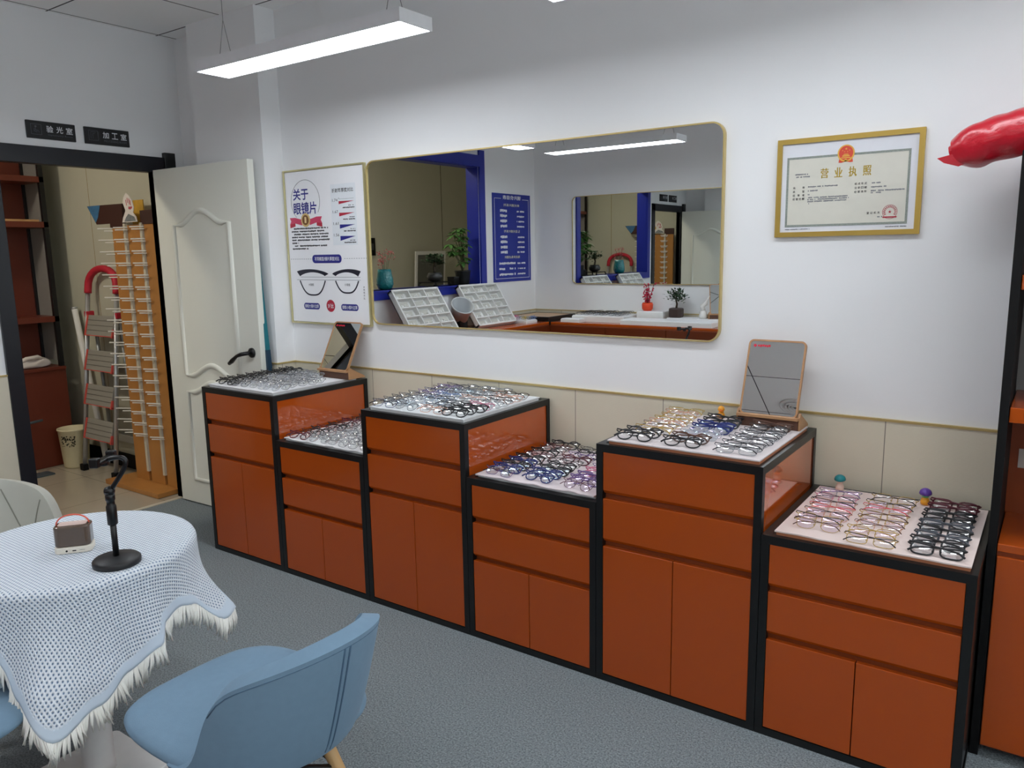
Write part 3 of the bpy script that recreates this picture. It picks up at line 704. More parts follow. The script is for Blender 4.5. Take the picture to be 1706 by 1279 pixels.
room_sign(-.876, -.630, 'left black door sign of the pair above the doorway, with bolder lettering', '验光室', 'Optometry Room', icon_a)
room_sign(-.583, -.334, 'right black door sign of the pair above the doorway, nearer the corner', '加工室', 'PROCESSING ROOM', icon_b)

# ------------------------------------------------------------ blue price poster (seen in the mirror)
t = thing('price_poster', 'dark blue price list on the side wall, seen reversed in the wall mirror', 'poster'); t.matrix_world = wall_M('left', (.001, -3.775, 1.20)); w_, h_ = .63, .83
MB().box(0, w_, 0, h_, 0, .004).build('poster_sheet', mat('poster blue', (24, 44, 150), .45), t)
wh, gd = MB(), MB(); Z = .0046
frame_ring(wh, [(.03, .03), (.60, .03), (.60, .785), (.03, .785)], [(.034, .034), (.596, .034), (.596, .781), (.034, .781)], .0005, Matrix.Translation((0, 0, Z-.0004)))
bl = MB(); put_rect(bl, .14, .49, .765, .80, I4, Z+.0002); bl.build('title_gap', mat('poster blue', (24, 44, 150), .45), t)
put_text(wh, '镜片价目表', .165, .465, .775, .815, I4, .02, Z+.0006)
for y, s_ in ((.715, '单光镜片系列'), (.47, '防蓝光镜片系列'), (.225, '渐进多焦点镜片')): put_text(gd, s_, .19, .45, y-.004, y+.022, I4, .012, Z+.0006)
for b0 in (.66, .415):
    for k in range(4):
        y = b0-k*.048; put_line(wh, .11, .235, y, y+.018, I4, Z+.0004, int(b0*100)+k, .95)
        put_line(wh, .40, .51, y-.003, y+.026, I4, Z+.0004, int(b0*100)+k+40, .98)
for k in range(3):
    y = .165-k*.052; put_line(wh, .10, .235, y, y+.018, I4, Z+.0004, 300+k, .95); put_line(wh, .27, .54, y-.002, y+.022, I4, Z+.0004, 320+k, .95)
wh.build('white_print', INKW, t); gd.build('heading_print', mat('heading ink', (226, 222, 190), .5), t)

# ------------------------------------------------------------ standing mirrors with wooden cradles
def stand_mirror(loc, rz, wd, hg, tilt, label):
    t = thing('standing_mirror', label, 'mirror', loc, rz, 'standing mirrors on the cabinets')
    M = Matrix.Translation((0, .0, .038)) @ Matrix.Rotation(radians(90-tilt), 4, 'X')
    o = rrect(wd, hg, .018, 6, 0, hg/2); i = rrect(wd-.012, hg-.012, .013, 6, 0, hg/2)
    mf = MB(); frame_ring(mf, o, i, .012, M); mf.build('mirror_frame', WOOD, t)
    MB().prism(i, .003, M @ Matrix.Translation((0, 0, .007))).build('mirror_glass', MIRROR, t)
    MB().prism(i, .006, M @ Matrix.Translation((0, 0, 0))).build('back_plate', WOOD, t)
    st = MB(); st.poly([(x, y, .0105) for x, y in disc(-wd*.385, hg*.918, hg*.02, 16)], M); put_line(st, -wd*.34, -wd*.10, hg*.90, hg*.935, M, .0105, 5, .99); st.build('red_sticker', mat('sticker red', (206, 30, 60), .5), t)
    w2 = wd*.53
    c = MB()
    c.box(-w2, w2, -.022, .004, .036, .046); c.build('cradle_ledge', WOOD, t, bevel=.001)
    c = MB(); Mr = Matrix.Rotation(radians(14), 4, 'X'); c.box(-w2, w2, .002, .010, -.0, .045, Matrix.Translation((0, -.008, 0))); c.build('cradle_front', WOOD_SHADE, t, bevel=.001)  # front plank coloured darker for the shade it lies in
    for s_ in (-1, 1):
        c = MB(); a = s_*w2
        c.prism([(-.006, .0), (.006, 0), (.105, .0), (.098, .010), (.02, .05), (.006, .06), (-.006, .045)], .008, Matrix(((0, 0, 1, a-.004), (1, 0, 0, 0), (0, 1, 0, 0), (0, 0, 0, 1))))
        c.build('cradle_side', WOOD, t, bevel=.001)
    return t
stand_mirror((3.607, -.150, BTOP[4]), 0, .200, .272, 19.6, 'standing mirror in a wooden cradle on the rightmost tall cabinet, right of the wall mirror')
stand_mirror((1.402, -.150, BTOP[0]), radians(-1), .205, .265, 27.5, 'standing mirror in a wooden cradle on the leftmost tall cabinet, below the poster')

# ------------------------------------------------------------ small figures among the glasses
def figure(x, y, z, label, cap, body, hand, rz=0, duck=False):
    t = thing('toy_figure', label, 'toy', (x, y, z), rz)
    m = MB(); m.lathe([(.001, 0), (.013, .002), (.014, .012), (.010, .022), (.001, .026)], 16); m.build('body', body, t, True)
    m = MB(); m.lathe([(.001, -.013), (.009, -.009), (.013, 0), (.009, .009), (.001, .013)], 16, Matrix.Translation((0, 0, .034))); m.build('head', hand, t, True)
    if duck:
        m = MB(); m.lathe([(.001, -.006), (.006, -.004), (.007, 0), (.005, .004), (.001, .006)], 12, Matrix.Translation((0, -.014, .032)) @ Matrix.Diagonal((1, 1.3, .5, 1))); m.build('beak', mat('beak orange', (226, 110, 30), .4), t, True)
    else:
        m = MB(); m.lathe([(.019, 0), (.0165, .008), (.010, .014), (.001, .016)], 16, Matrix.Translation((0, 0, .038)) @ Matrix.Rotation(.25, 4, 'X')); m.build('cap', cap, t, True)
TEAL = mat('toy teal', (20, 128, 136), .4); PURP = mat('toy purple', (98, 62, 160), .4); YEL = mat('toy yellow', (232, 160, 40), .4); GRN = mat('toy green', (90, 170, 110), .4); SKIN = mat('toy cream', (226, 196, 180), .5)
figure(CX[5]+.102, -CD+.523, BTOP[5], 'small toy figure with a teal cap at the back of the rightmost low cabinet', TEAL, SKIN, SKIN)
figure(CX[5]+.366, -CD+.505, BTOP[5], 'small toy figure with a purple cap and colourful body on the rightmost low cabinet', PURP, YEL, GRN)
figure(CX[4]+.235, -CD+.525, BTOP[4], 'small orange duck toy at the back of the rightmost tall cabinet', YEL, YEL, YEL, .3, True)

# ------------------------------------------------------------ display shelf at the right and the wrapped roll on it
t = thing('display_shelf', 'black and orange display shelf standing at the right edge of the picture', 'shelf', (4.297, -.36, 0))
SW, SD, SH = .95, .345, 1.72
MB().box(0, .022, 0, SD, 0, SH).build('side_panel', BLACKM, t, bevel=.001); MB().box(SW-.022, SW, 0, SD, 0, SH).build('side_panel', BLACKM, t, bevel=.001)
MB().box(.022, SW-.022, 0, SD, SH-.025, SH).build('top_panel', BLACKM, t, bevel=.001)
MB().box(.022, SW-.022, SD-.02, SD-.006, .0, 1.02).build('back_panel', ORANGE_D, t)
MB().box(.022, SW-.022, SD-.02, SD-.006, 1.02, SH-.025).build('back_panel', mat('shelf back grey', (120, 122, 122), .3), t)
MB().box(.024, SW-.024, .004, SD-.02, 1.0, 1.042).build('shelf_board', ORANGE, t, bevel=.002)
MB().box(.024, SW-.024, .004, SD-.02, 1.36, 1.40).build('shelf_board', ORANGE, t, bevel=.002)
MB().box(.024, SW-.024, .010, SD-.02, .03, .632).build('base_cabinet', ORANGE_D, t)
MB().box(.024, SW-.024, .0, SD-.02, .632, .655).build('base_top', ORANGE, t, bevel=.002)
MB().box(.026, SW/2-.002, -.004, .012, .04, .618).build('door', ORANGE, t, bevel=.001)
MB().box(SW/2+.002, SW-.026, -.004, .012, .04, .618).build('door', ORANGE, t, bevel=.001)
m = MB(); put_rect(m, .045, .16, .80, .86, Matrix(((1, 0, 0, 0), (0, 0, -1, SD-.0212), (0, 1, 0, 0), (0, 0, 0, 1))), .001); m.build('price_label', mat('label white', (190, 186, 180), .5), t)
t = thing('wrapped_roll', 'long roll wrapped in crumpled red plastic lying on top of the display shelf', 'roll', (4.125, -.205, 1.742))
ax = (Vector((4.62, -.26, 1.871)) - Vector((4.125, -.205, 1.742))); Lr = ax.length; q = Vector((0, 0, 1)).rotation_difference(ax.normalized()).to_matrix().to_4x4()
rnd = random.Random(4)
amp = [[rnd.uniform(-1, 1) for _ in range(18)] for _ in range(26)]
def rollf(u, v):
    i = int(u*17.999) % 18; j = min(25, int(v*25)); a = 2*pi*u
    r = .060*(1 - .40*max(0, 1-v/.09)**1.2) * (1 + .055*amp[j][i]*(1.7 if v < .3 else .8) + .05*sin(2*a+6*v) + .025*sin(5*a-14*v))
    return q @ Vector((r*cos(a), r*sin(a), v*Lr))
REDP = mat('red plastic', (196, 18, 40), .28, spec=.6, coat=.3, bump=.3, bscale=40, bdist=.01)
m = MB().grid(rollf, 18, 25, True); m.build('wrapping', REDP, t, True, sub=1)
m = MB(); m.tube([q @ Vector((0, 0, .02)), q @ Vector((0, 0, -.01))], [.031, .022], 9); m.build('roll_end', REDP, t)
m = MB(); inv = q.inverted().to_3x3()
e = [inv @ Vector(v) for v in ((.045, -.02, -.030), (.012, -.03, -.004), (-.040, -.03, -.016), (-.022, -.028, -.030), (.015, -.025, -.042))]
m.bm.faces.new(m.vs([q @ p for p in e])); m.build('torn_flap', REDP, t, solid=.001)

# ------------------------------------------------------------ round table
TC = Vector((2.235, -1.865, 0)); TR = .312; TZ = .700
t = thing('round_table', 'small round white pedestal table under the fringed cloth', 'table', TC)
MB().lathe([(TR-.01, TZ-.034), (TR-.002, TZ-.030), (TR-.002, TZ-.010), (TR-.006, TZ-.007)], 48).build('table_top', WHITE, t, True)
MB().lathe([(.046, .022), (.043, .05), (.042, TZ-.05), (.06, TZ-.036)], 28).build('pedestal', mat('white metal', (238, 238, 236), .4), t, True)
MB().prism(rrect(.30, .26, .02, 5), .022).build('base_plate', mat('white metal', (238, 238, 236), .4), t, bevel=.004)
# tablecloth: flat top, rolled edge, hanging skirt with two low corners towards the room
def hem(phi):
    d = (math.degrees(phi)+180) % 360 - 180
    pts = [(-180, .52), (-150, .36), (-120, .54), (-85, .56), (-58, .545), (-46, .47), (-33, .395), (-22, .425), (-10, .468), (3, .505), (10, .548), (20, .56), (27, .55), (37, .475), (43, .485), (52, .56), (62, .57), (90, .55), (118, .38), (150, .54), (180, .52)]
    for (a, za), (b, zb) in zip(pts, pts[1:]):
        if a <= d <= b: u = (d-a)/(b-a); u = u*u*(3-2*u); return za+(zb-za)*u
    return .5
NPH = 240
def fold(phi, s):
    d = math.degrees(phi)
    low = max(0, cos(phi-radians(-33)))**10 + max(0, cos(phi-radians(37)))**14 + max(0, cos(phi-radians(118)))**10 + max(0, cos(phi-radians(-150)))**10
    return s*(.07*low + .026*sin(9*phi+1.0) + .014*sin(17*phi+.4)) + .10*s*.5
def cloth_pt(phi, s):
    """s = path length from the centre"""
    rt = .018
    if s <= TR-rt: return Vector((s*cos(phi), s*sin(phi), TZ))
    s2 = s-(TR-rt)
    if s2 < rt*pi/2:
        a = s2/rt; r = TR-rt+rt*sin(a); z = TZ-rt+rt*cos(a)
    else:
        d = s2-rt*pi/2; k = fold(phi, min(1, d/.2)*d/.28); r = TR+k; z = TZ-rt-d
    return Vector((r*cos(phi), r*sin(phi), z))
def smax(phi): return TR-.018 + .018*pi/2 + (TZ-.018-hem(phi))
t = thing('tablecloth', 'pale blue waffle-weave tablecloth with white fringe on the round table', 'tablecloth', TC)
CL = mat('waffle cloth', (186, 204, 222), .9, spec=.1, noise=.02, sheen=.2)
nn, ll, pp = nodes_of(CL)
uv = nn.new('ShaderNodeUVMap'); uv.uv_map = 'UVMap'
sp = nn.new('ShaderNodeSeparateXYZ'); ll.new(uv.outputs[0], sp.inputs[0]); sines = []
for ax_ in ('X', 'Y'):
    a = nn.new('ShaderNodeMath'); a.operation = 'MULTIPLY'; a.inputs[1].default_value = 2*pi/.0092; ll.new(sp.outputs[ax_], a.inputs[0])
    b_ = nn.new('ShaderNodeMath'); b_.operation = 'SINE'; ll.new(a.outputs[0], b_.inputs[0])
    c_ = nn.new('ShaderNodeMath'); c_.operation = 'MULTIPLY_ADD'; c_.inputs[1].default_value = .5; c_.inputs[2].default_value = .5; ll.new(b_.outputs[0], c_.inputs[0]); sines.append(c_)
mm = nn.new('ShaderNodeMath'); mm.operation = 'MULTIPLY'; ll.new(sines[0].outputs[0], mm.inputs[0]); ll.new(sines[1].outputs[0], mm.inputs[1])
at = nn.new('ShaderNodeAttribute'); at.attribute_name = 'band'
inv = nn.new('ShaderNodeMath'); inv.operation = 'SUBTRACT'; inv.inputs[0].default_value = 1; ll.new(at.outputs['Fac'], inv.inputs[1])
mk = nn.new('ShaderNodeMath'); mk.operation = 'MULTIPLY'; ll.new(mm.outputs[0], mk.inputs[0]); ll.new(inv.outputs[0], mk.inputs[1])
rp = nn.new('ShaderNodeValToRGB'); rp.color_ramp.elements[0].position = .30; rp.color_ramp.elements[0].color = srgb(224, 231, 238); rp.color_ramp.elements[1].position = .80; rp.color_ramp.elements[1].color = srgb(108, 134, 166)
ll.new(mk.outputs[0], rp.inputs[0]); bmx = nn.new('ShaderNodeMix'); bmx.data_type = 'RGBA'; ll.new(at.outputs['Fac'], bmx.inputs[0]); ll.new(rp.outputs[0], bmx.inputs[6]); bmx.inputs[7].default_value = srgb(198, 212, 225); ll.new(bmx.outputs[2], pp.inputs['Base Color'])
bp = nn.new('ShaderNodeBump'); bp.inputs['Strength'].default_value = 1.0; bp.inputs['Distance'].default_value = .003; bp.invert = True
ll.new(mk.outputs[0], bp.inputs['Height']); ll.new(bp.outputs[0], pp.inputs['Normal'])
bm = bmesh.new(); uvl = bm.loops.layers.uv.new('UVMap'); bl_ = bm.verts.layers.float.new('band'); NS = 44; BAND = .03; grid = []
for i in range(NPH):
    phi = 2*pi*i/NPH; sm = smax(phi); row = []
    ss = [.02+(TR-.04)*k/14 for k in range(15)]; ss += [TR-.018+.018*pi/2*k/5 for k in range(6)]
    s0 = TR-.018+.018*pi/2; ss += [s0+(sm-BAND-s0)*k/20 for k in range(1, 21)] + [sm-BAND+BAND*k/4 for k in range(1, 5)]
    for s in ss: row.append((bm.verts.new(cloth_pt(phi, s)), s, phi, 1.0 if s > sm-BAND*.98 else 0.0))
    grid.append(row)
cen = bm.verts.new((0, 0, TZ)); info = {cen: (0, 0, 0)}
for r_ in grid:
    for v, s, phi, bd in r_: v[bl_] = bd; info[v] = (s, phi, bd)
for i in range(NPH):
    a, b = grid[i], grid[(i+1) % NPH]
    bm.faces.new((cen, a[0][0], b[0][0]))
    for k in range(len(a)-1): bm.faces.new((a[k][0], a[k+1][0], b[k+1][0], b[k][0]))
for f_ in bm.faces:
    for lp in f_.loops: s, phi, _ = info[lp.vert]; lp[uvl].uv = (s*cos(phi), s*sin(phi))
bmesh.ops.recalc_face_normals(bm, faces=bm.faces)
me = bpy.data.meshes.new('cloth_body'); bm.to_mesh(me); bm.free(); me.materials.append(CL)
for p in me.polygons: p.use_smooth = True
o = bpy.data.objects.new('cloth_body', me); COL.objects.link(o); o.parent = t
sd = o.modifiers.new('solid', 'SOLIDIFY'); sd.thickness = .003; sd.offset = 1
fr = MB(); rnd = random.Random(2)
for i in range(1000):
    phi = 2*pi*(i+rnd.uniform(-.3, .3))/1000; sm = smax(phi); p0 = cloth_pt(phi, sm-.004); tuft = sin(phi*46)*.012 + rnd.uniform(-.01, .01)
    p1 = cloth_pt(phi, sm+.018); p1.z = p0.z-.018
    ln = rnd.uniform(.050, .068); dirp = Vector((-sin(phi), cos(phi), 0))
    p2 = p0 + Vector((0, 0, -ln*.6)) + dirp*tuft*.6 + (p1-p0)*.25*Vector((1, 1, 0)).length; p2.z = p0.z-ln*.6
    p3 = p0 + dirp*tuft + Vector((rnd.uniform(-.004, .004), rnd.uniform(-.004, .004), -ln))
    fr.tube([p0, p2, p3], [.0030, .0028, .0014], 4)
fo = fr.build('fringe', mat('cream fringe', (244, 243, 236), .9, spec=.1), t, True); fo['kind'] = 'stuff'

# ------------------------------------------------------------ speaker and phone stand on the table
CZ = TZ+.0035
t = thing('portable_speaker', 'small brown glossy speaker with a coral carrying loop on the tablecloth', 'speaker', (2.270, -1.876, CZ), radians(51.5))
MB().prism(rrect(.092, .060, .016, 6), .018).build('speaker_base', mat('cream plastic', (226, 220, 206), .45), t, bevel=.003)
MB().prism(rrect(.089, .057, .016, 6), .056, Matrix.Translation((0, 0, .018))).build('speaker_body', mat('brown glass', (86, 70, 58), .12, coat=.5, noise=.03), t, bevel=.004)
MB().prism(rrect(.070, .034, .008, 5), .002, Matrix.Translation((0, 0, .0745))).build('top_plate', mat('pale pink plate', (226, 204, 194), .4), t, bevel=.0008)
m = MB(); m.tube([(.040*cos(a), 0, .074+.026*sin(a)) for a in [pi*k/14 for k in range(15)]], .0032, 8, flat=.6); m.build('carry_loop', mat('coral loop', (222, 96, 78), .5), t, True)
m = MB(); Mp = Matrix.Rotation(pi/2, 4, 'X')
m.lathe([(.0028, 0), (.0028, .0006)], 12, Matrix.Translation((-.014, -.0298, .008)) @ Mp); m.box(.0, .009, -.0305, -.0298, .0066, .0094); m.box(.017, .030, -.0305, -.0298, .008, .0086)
m.build('port', BLACKM, t)
t = thing('phone_stand', 'black phone holder with round base and bent neck on the tablecloth', 'phone holder', (2.463, -1.864, CZ), radians(35))
MB().lathe([(.057, 0), (.058, .004), (.058, .013), (.053, .018), (.014, .022)], 40).build('stand_base', mat('stand black', (30, 31, 33), .45), t, True)
MB().tube([(0, 0, .018), (0, 0, .12)], .0075, 16).build('pole', BLACK, t, True)
MB().lathe([(.0095, .105), (.0125, .108), (.0125, .155), (.010, .160), (.010, .170), (.012, .172), (.012, .184), (.008, .190)], 20).build('sleeve', BLACK, t, True)
MB().lathe([(.001, -.013), (.010, -.010), (.0135, 0), (.010, .010), (.001, .013)], 16, Matrix.Translation((0, 0, .195)) @ Matrix.Rotation(pi/2, 4, 'Y')).build('pivot', BLACK, t, True)
from mathutils.geometry import interpolate_bezier as bez
pts = bez(Vector((.006, 0, .20)), Vector((.03, 0, .235)), Vector((.075, .0, .285)), Vector((.030, .0, .283)), 16)
pts += bez(pts[-1], Vector((.015, 0, .283)), Vector((.008, 0, .280)), Vector((.004, 0, .278)), 5)[1:]
m = MB(); m.tube(pts, .0062, 12); m.build('gooseneck', BLACK, t, True)
m = MB(); m.box(-.018, .006, -.038, .038, .272, .282); m.box(-.018, .004, -.050, -.030, .268, .292); m.box(-.018, .004, .030, .050, .268, .292); m.lathe([(.010, 0), (.012, .012)], 16, Matrix.Translation((-.006, 0, .262)))
m.build('phone_clamp', BLACK, t, bevel=.003)

# ------------------------------------------------------------ chairs
def chair(name, label, loc, rz, fab, seam_style, group=None, dh=0):
    """seat faces local -x; back bulges to +x"""
    t = thing(name, label, 'chair', loc, rz, group)
    m = MB()
    def seat(u, v):
        a = 2*pi*u; r = (0.02, .55, .9, 1.0, .96, .6, .02)[int(round(v*6))]; z = (.462, .463, .458, .440, .422, .412, .410)[int(round(v*6))]
        ex = 2/3.6; x = .236*r*math.copysign(abs(cos(a))**ex, cos(a)); y = .236*r*math.copysign(abs(sin(a))**ex, sin(a))*(1-.12*max(0, x/.236))
        return Vector((x*(1.22 if x < 0 else 1)-.022, y, z + .02*max(0, -x/.225)*0))
    m.grid(seat, 36, 6, True); m.build('seat', fab, t, True, sub=1)
    def shell(u, v):
        d = -92+184*u; ph = radians(d); c = cos(ph); ad = abs(d)
        hi = .610 + dh + .098*max(0, cos(ph*1.15)); w_ = 1/(1+math.exp((ad-68)/4.2)); top = .442 + (hi-.442)*w_
        zb = .425; z = zb+(top-zb)*v
        k = v**.8*(.35+.65*w_); rx = .205+.09*k; ry = .203+.028*k
        return Vector((rx*c - .005, ry*sin(ph), z))
    m = MB(); m.grid(shell, 80, 12)
    b = m.build('backrest', fab, t, True, solid=.040)
    bv = b.modifiers.new('bevel', 'BEVEL'); bv.width = .018; bv.segments = 3; bv.limit_method = 'ANGLE'; bv.angle_limit = radians(50)
    SEAM = mat(fab.name+' seam', (80, 108, 132) if seam_style == 'back' else (130, 130, 120), .9)
    def az(u): return radians(-92+184*u)
    if seam_style == 'back':
        for s in (-.010, .010):
            MB().tube([shell(.5+s, v/10*.94) + Vector((.0215, 0, 0)) for v in range(11)], .0022, 6).build('seam', SEAM, b, True)
        MB().tube([shell(.16+.68*k/30, .94) + Vector((cos(az(.16+.68*k/30))*.0195, sin(az(.16+.68*k/30))*.0195, 0)) for k in range(31)], .0018, 6).build('seam', SEAM, b, True)
    else:
        for s0, s1 in ((.37, .285), (.205, .27), (.63, .715), (.795, .73)):
            MB().tube([shell(s0+(s1-s0)*k/10, .90-.62*k/10) - Vector((.0205*cos(az(s0+(s1-s0)*k/10)), .0205*sin(az(s0+(s1-s0)*k/10)), 0)) for k in range(11)], .0022, 6).build('seam', SEAM, b, True)
    LEGW = mat('beech leg', (206, 168, 116), .45, noise=.1, nscale=14)
    for sx in (-1, 1):
        for sy in (-1, 1):
            m = MB(); m.tube([(sx*.10, sy*.07, .415), (sx*.125, sy*.13, .22), (sx*.15, sy*.19, .0)], [.017, .015, .010], 12); m.build('leg', LEGW, t, True)
    m = MB()
    for sx in (-1, 1):
        m.tube([(sx*.104, -.078, .385), (sx*.117, .110, .28)], .0045, 6); m.tube([(sx*.104, .078, .385), (sx*.117, -.110, .28)], .0045, 6)
        m.tube([(-.104, sx*.078, .385), (.117, sx*.110, .28)], .0045, 6); m.tube([(.104, sx*.078, .385), (-.117, sx*.110, .28)], .0045, 6)
    m.tube([(-.10, -.075, .395), (.10, -.075, .395), (.10, .075, .395), (-.10, .075, .395)], .006, 6, closed=True)
    m.build('wire_brace', BLACK, t, True)
    return t
VELVET = mat('blue velvet', (116, 143, 164), .85, spec=.12, sheen=.25, noise=.06, nscale=60, bump=.15, bscale=500)
n_, l_, p_ = nodes_of(VELVET); p_.inputs['Sheen Tint'].default_value = srgb(190, 214, 235)
GREYF = mat('grey leatherette', (176, 176, 166), .5, noise=.03, bump=.08, bscale=400)
bc = chair('dining_chair', 'light blue velvet chair in the foreground with its back to the camera', (2.97, -1.82, 0), 0, VELVET, 'back')
dup(bc, (2.34, -2.40, 0), radians(-90), 'light blue velvet chair pushed under the near left side of the table')
chair('dining_chair', 'pale grey leatherette chair on the far side of the round table', (1.69, -1.82, 0), radians(180), GREYF, 'front', dh=.035)

# ------------------------------------------------------------ back room seen through the doorway
t = thing('display_rack', 'tall orange wooden eyeglass rack with metal pegs inside the doorway', 'rack', (-.42, -.17, 0))
MB().box(-.31, .32, -.14, .135, 0, .03).build('rack_base', OAK, t, bevel=.002)
for x0, x1 in ((-.165, -.015), (.018, .175), (.205, .315)): MB().box(x0, x1, .0, .025, .03, 1.69).build('rack_panel', OAK, t, bevel=.002)
for x in (.0, .19): MB().box(x-.011, x+.011, -.012, .006, .10, 1.70).build('rod_strip', mat('rod strip', (206, 200, 180), .4), t)
pm = mat('peg metal', (226, 224, 216), .35, metal=.2)
for c, x in enumerate((-.225, .0, .19)):
    for k in range(19):
        z = 1.675-k*.0732; m = MB()
        m.tube([(x-.045, -.055, z), (x+.05, -.018, z)] if c else [(x-.03, -.045, z), (x+.07, .004, z)], .0044, 6); m.tube([(x-.035, -.05, z-.014), (x+.04, -.01, z-.014)] if c else [(x+.02, -.03, z-.016), (x+.07, .004, z-.016)], .0040, 6)
        m.build('peg', pm, t)
m = MB(); m.prism([(-.43, 1.825), (-.33, 1.705), (-.165, 1.705), (-.165, 1.68), (-.015, 1.68), (-.0, 1.822)], .02, Matrix(((1, 0, 0, 0), (0, 0, -1, .01), (0, 1, 0, 0), (0, 0, 0, 1))))
m.box(.185, .32, -.005, .018, 1.69, 1.772); m.build('rack_header', mat('dark header', (62, 34, 28), .4), t)
m = MB(); m.poly([(-.425, -.0115, 1.824), (-.335, -.0115, 1.716), (-.30, -.0115, 1.75), (-.262, -.0115, 1.8235)]); m.build('header_print', mat('header blue', (60, 110, 150), .4, noise=.4, nscale=40), t)
t = thing('rack_card', 'cut-out white card with red lettering standing on the wooden eyeglass rack', 'card', (-.30, -.195, 1.705))
sh = [(-.10, 0), (.07, 0), (.06, .03), (.03, .055), (.045, .085), (.03, .13), (.0, .16), (-.03, .175), (-.06, .15), (-.075, .12), (-.05, .07), (-.085, .03)]
Mc = Matrix(((1, 0, 0, 0), (0, 0, -1, 0), (0, 1, 0, 0), (0, 0, 0, 1)))
MB().prism(sh, .004, Mc).build('card_panel', mat('card white', (222, 214, 206), .6, noise=.06), t)
m = MB()
for k, (x, y, h) in enumerate(((-.035, .10, .035), (-.018, .115, .03), (.0, .105, .035), (.012, .10, .03))): m.poly([(x, y, .0045), (x+.007, y, .0045), (x+.004, y+h, .0045), (x-.003, y+h, .0045)], Mc)
put_line(m, -.012, .028, .075, .095, Mc, .0045, 3, .95); m.build('card_lettering', INKR, t)
m = MB(); m.poly([(-.075, .004, .0045), (.06, .004, .0045), (.045, .03, .0045), (-.02, .05, .0045), (-.05, .03, .0045)], Mc); m.build('card_picture', mat('card grey', (120, 124, 124), .5, noise=.6, nscale=50), t)
t = thing('rack_sign', 'yellow picture card on the wooden rack, seen only in the double reflection', 'card', (-.40, -.06, 1.70))
MB().box(-.12, .02, -.006, .0, 0, .15).build('card_panel', mat('card yellow', (206, 160, 60), .5, noise=.4, nscale=14), t)

t = thing('step_ladder', 'aluminium step ladder with red padded handle leaning in the back room', 'ladder', (-.99, 0, 0))
def rail(x, z): return (x, -.215+.165*z/1.43, z)
for s in (-1, 1):
    m = MB(); m.tube([rail(s*.212, .03), rail(s*.19, 1.30)], .017, 8, flat=.7); m.build('front_rail', ALU, t, True)
    MB().box(s*.214-.024, s*.214+.024, -.235, -.195, 0, .045).build('rubber_foot', BLACKM, t, bevel=.004)
    m = MB(); m.tube([(s*.17, -.016, .02), (s*.17, -.055, 1.08)], .014, 8, flat=.7); m.build('rear_rail', mat('rear grey', (160, 164, 166), .4, metal=.5), t, True)
    m = MB(); m.box(s*.20-.02, s*.20+.02, -.10, -.045, 1.085, 1.125); m.build('hinge_cap', RED, t, bevel=.005)
m = MB(); m.tube([rail(-.19, 1.25)] + [rail(.19*cos(pi-pi*k/14), 1.27+.15*max(0, sin(pi*k/14))**.7) for k in range(15)] + [rail(.19, 1.25)], .024, 12); m.build('padded_handle', RED, t, True)
for zc in (1.03, .79, .55, .31):
    p = rail(0, zc)
    Mt = Matrix.Translation((0, p[1]-.005, zc)) @ Matrix.Rotation(radians(76), 4, 'X')
    st = MB().box(-.165, .178, -.07, .07, -.01, .01, Mt).build('step', GREYP, t, bevel=.003)
    m = MB()
    for yy in (-.035, 0, .035): m.box(-.163, .176, yy-.002, yy+.002, -.0112, .0112, Mt)
    m.build('step_groove', mat('groove dark', (96, 92, 84), .7), st)
    m = MB(); m.box(-.182, -.165, -.075, .07, -.014, .014, Mt); m.box(.178, .190, -.080, -.02, -.014, .014, Mt); m.box(-.175, .19, -.074, -.069, -.010, .010, Mt); m.build('step_end', mat('coral plastic', (206, 84, 74), .5), st)
for zc in (.20, .70): MB().box(-.17, .17, -.04, -.025, zc, zc+.05).build('rear_bar', GREYP, t)

t = thing('waste_bin', 'cream waste bin with a dark printed pattern beside the step ladder', 'bin', (-1.372, -.185, 0))
m = MB(); m.lathe([(.080, .0), (.083, .01), (.101, .27), (.107, .275), (.105, .285), (.097, .28), (.080, .02)], 32); m.build('bin_body', mat('bin cream', (214, 204, 168), .5), t, True)
m = MB(); rnd = random.Random(5)
for k in range(70):
    a = radians(-52+rnd.uniform(-26, 30)); z = rnd.uniform(.16, .235); r = .083+.018*(z-.01)/.26+.0012; d = rnd.uniform(.003, .007)
    m.box(r*cos(a)-d/2, r*cos(a)+d/2, r*sin(a)-d/2, r*sin(a)+d/2, z, z+d)
m.build('bin_print', BLACKM, t)
t = thing('white_tube', 'long white tube leaning against the wall beside the brown cabinet', 'tube', (-1.215, -.045, 0))
m = MB(); m.tube([(.0, 0, .0), (-.235, .0, 1.13)], .021, 14); m.build('tube_body', WHITE, t, True); m = MB(); m.tube([(-.2345, 0, 1.128), (-.2375, 0, 1.142)], .0215, 14); m.build('tube_cap', ALU, t, True)
t = thing('metal_holder', 'small blue-grey metal holder standing on the back room floor', 'stand', (-1.36, -.47, 0))
mg = mat('blue grey metal', (92, 108, 116), .4, metal=.4)
MB().box(-.02, .09, -.15, .085, 0, .008).build('holder_base', mg, t); m = MB(); m.tube([(.03, -.03, .006), (-.02, -.045, .36)], .010, 8); m.build('holder_post', mg, t, True)
m = MB(); m.tube([(-.02, -.13, .355), (-.02, .09, .375)], .009, 8); m.build('holder_bar', mg, t, True)

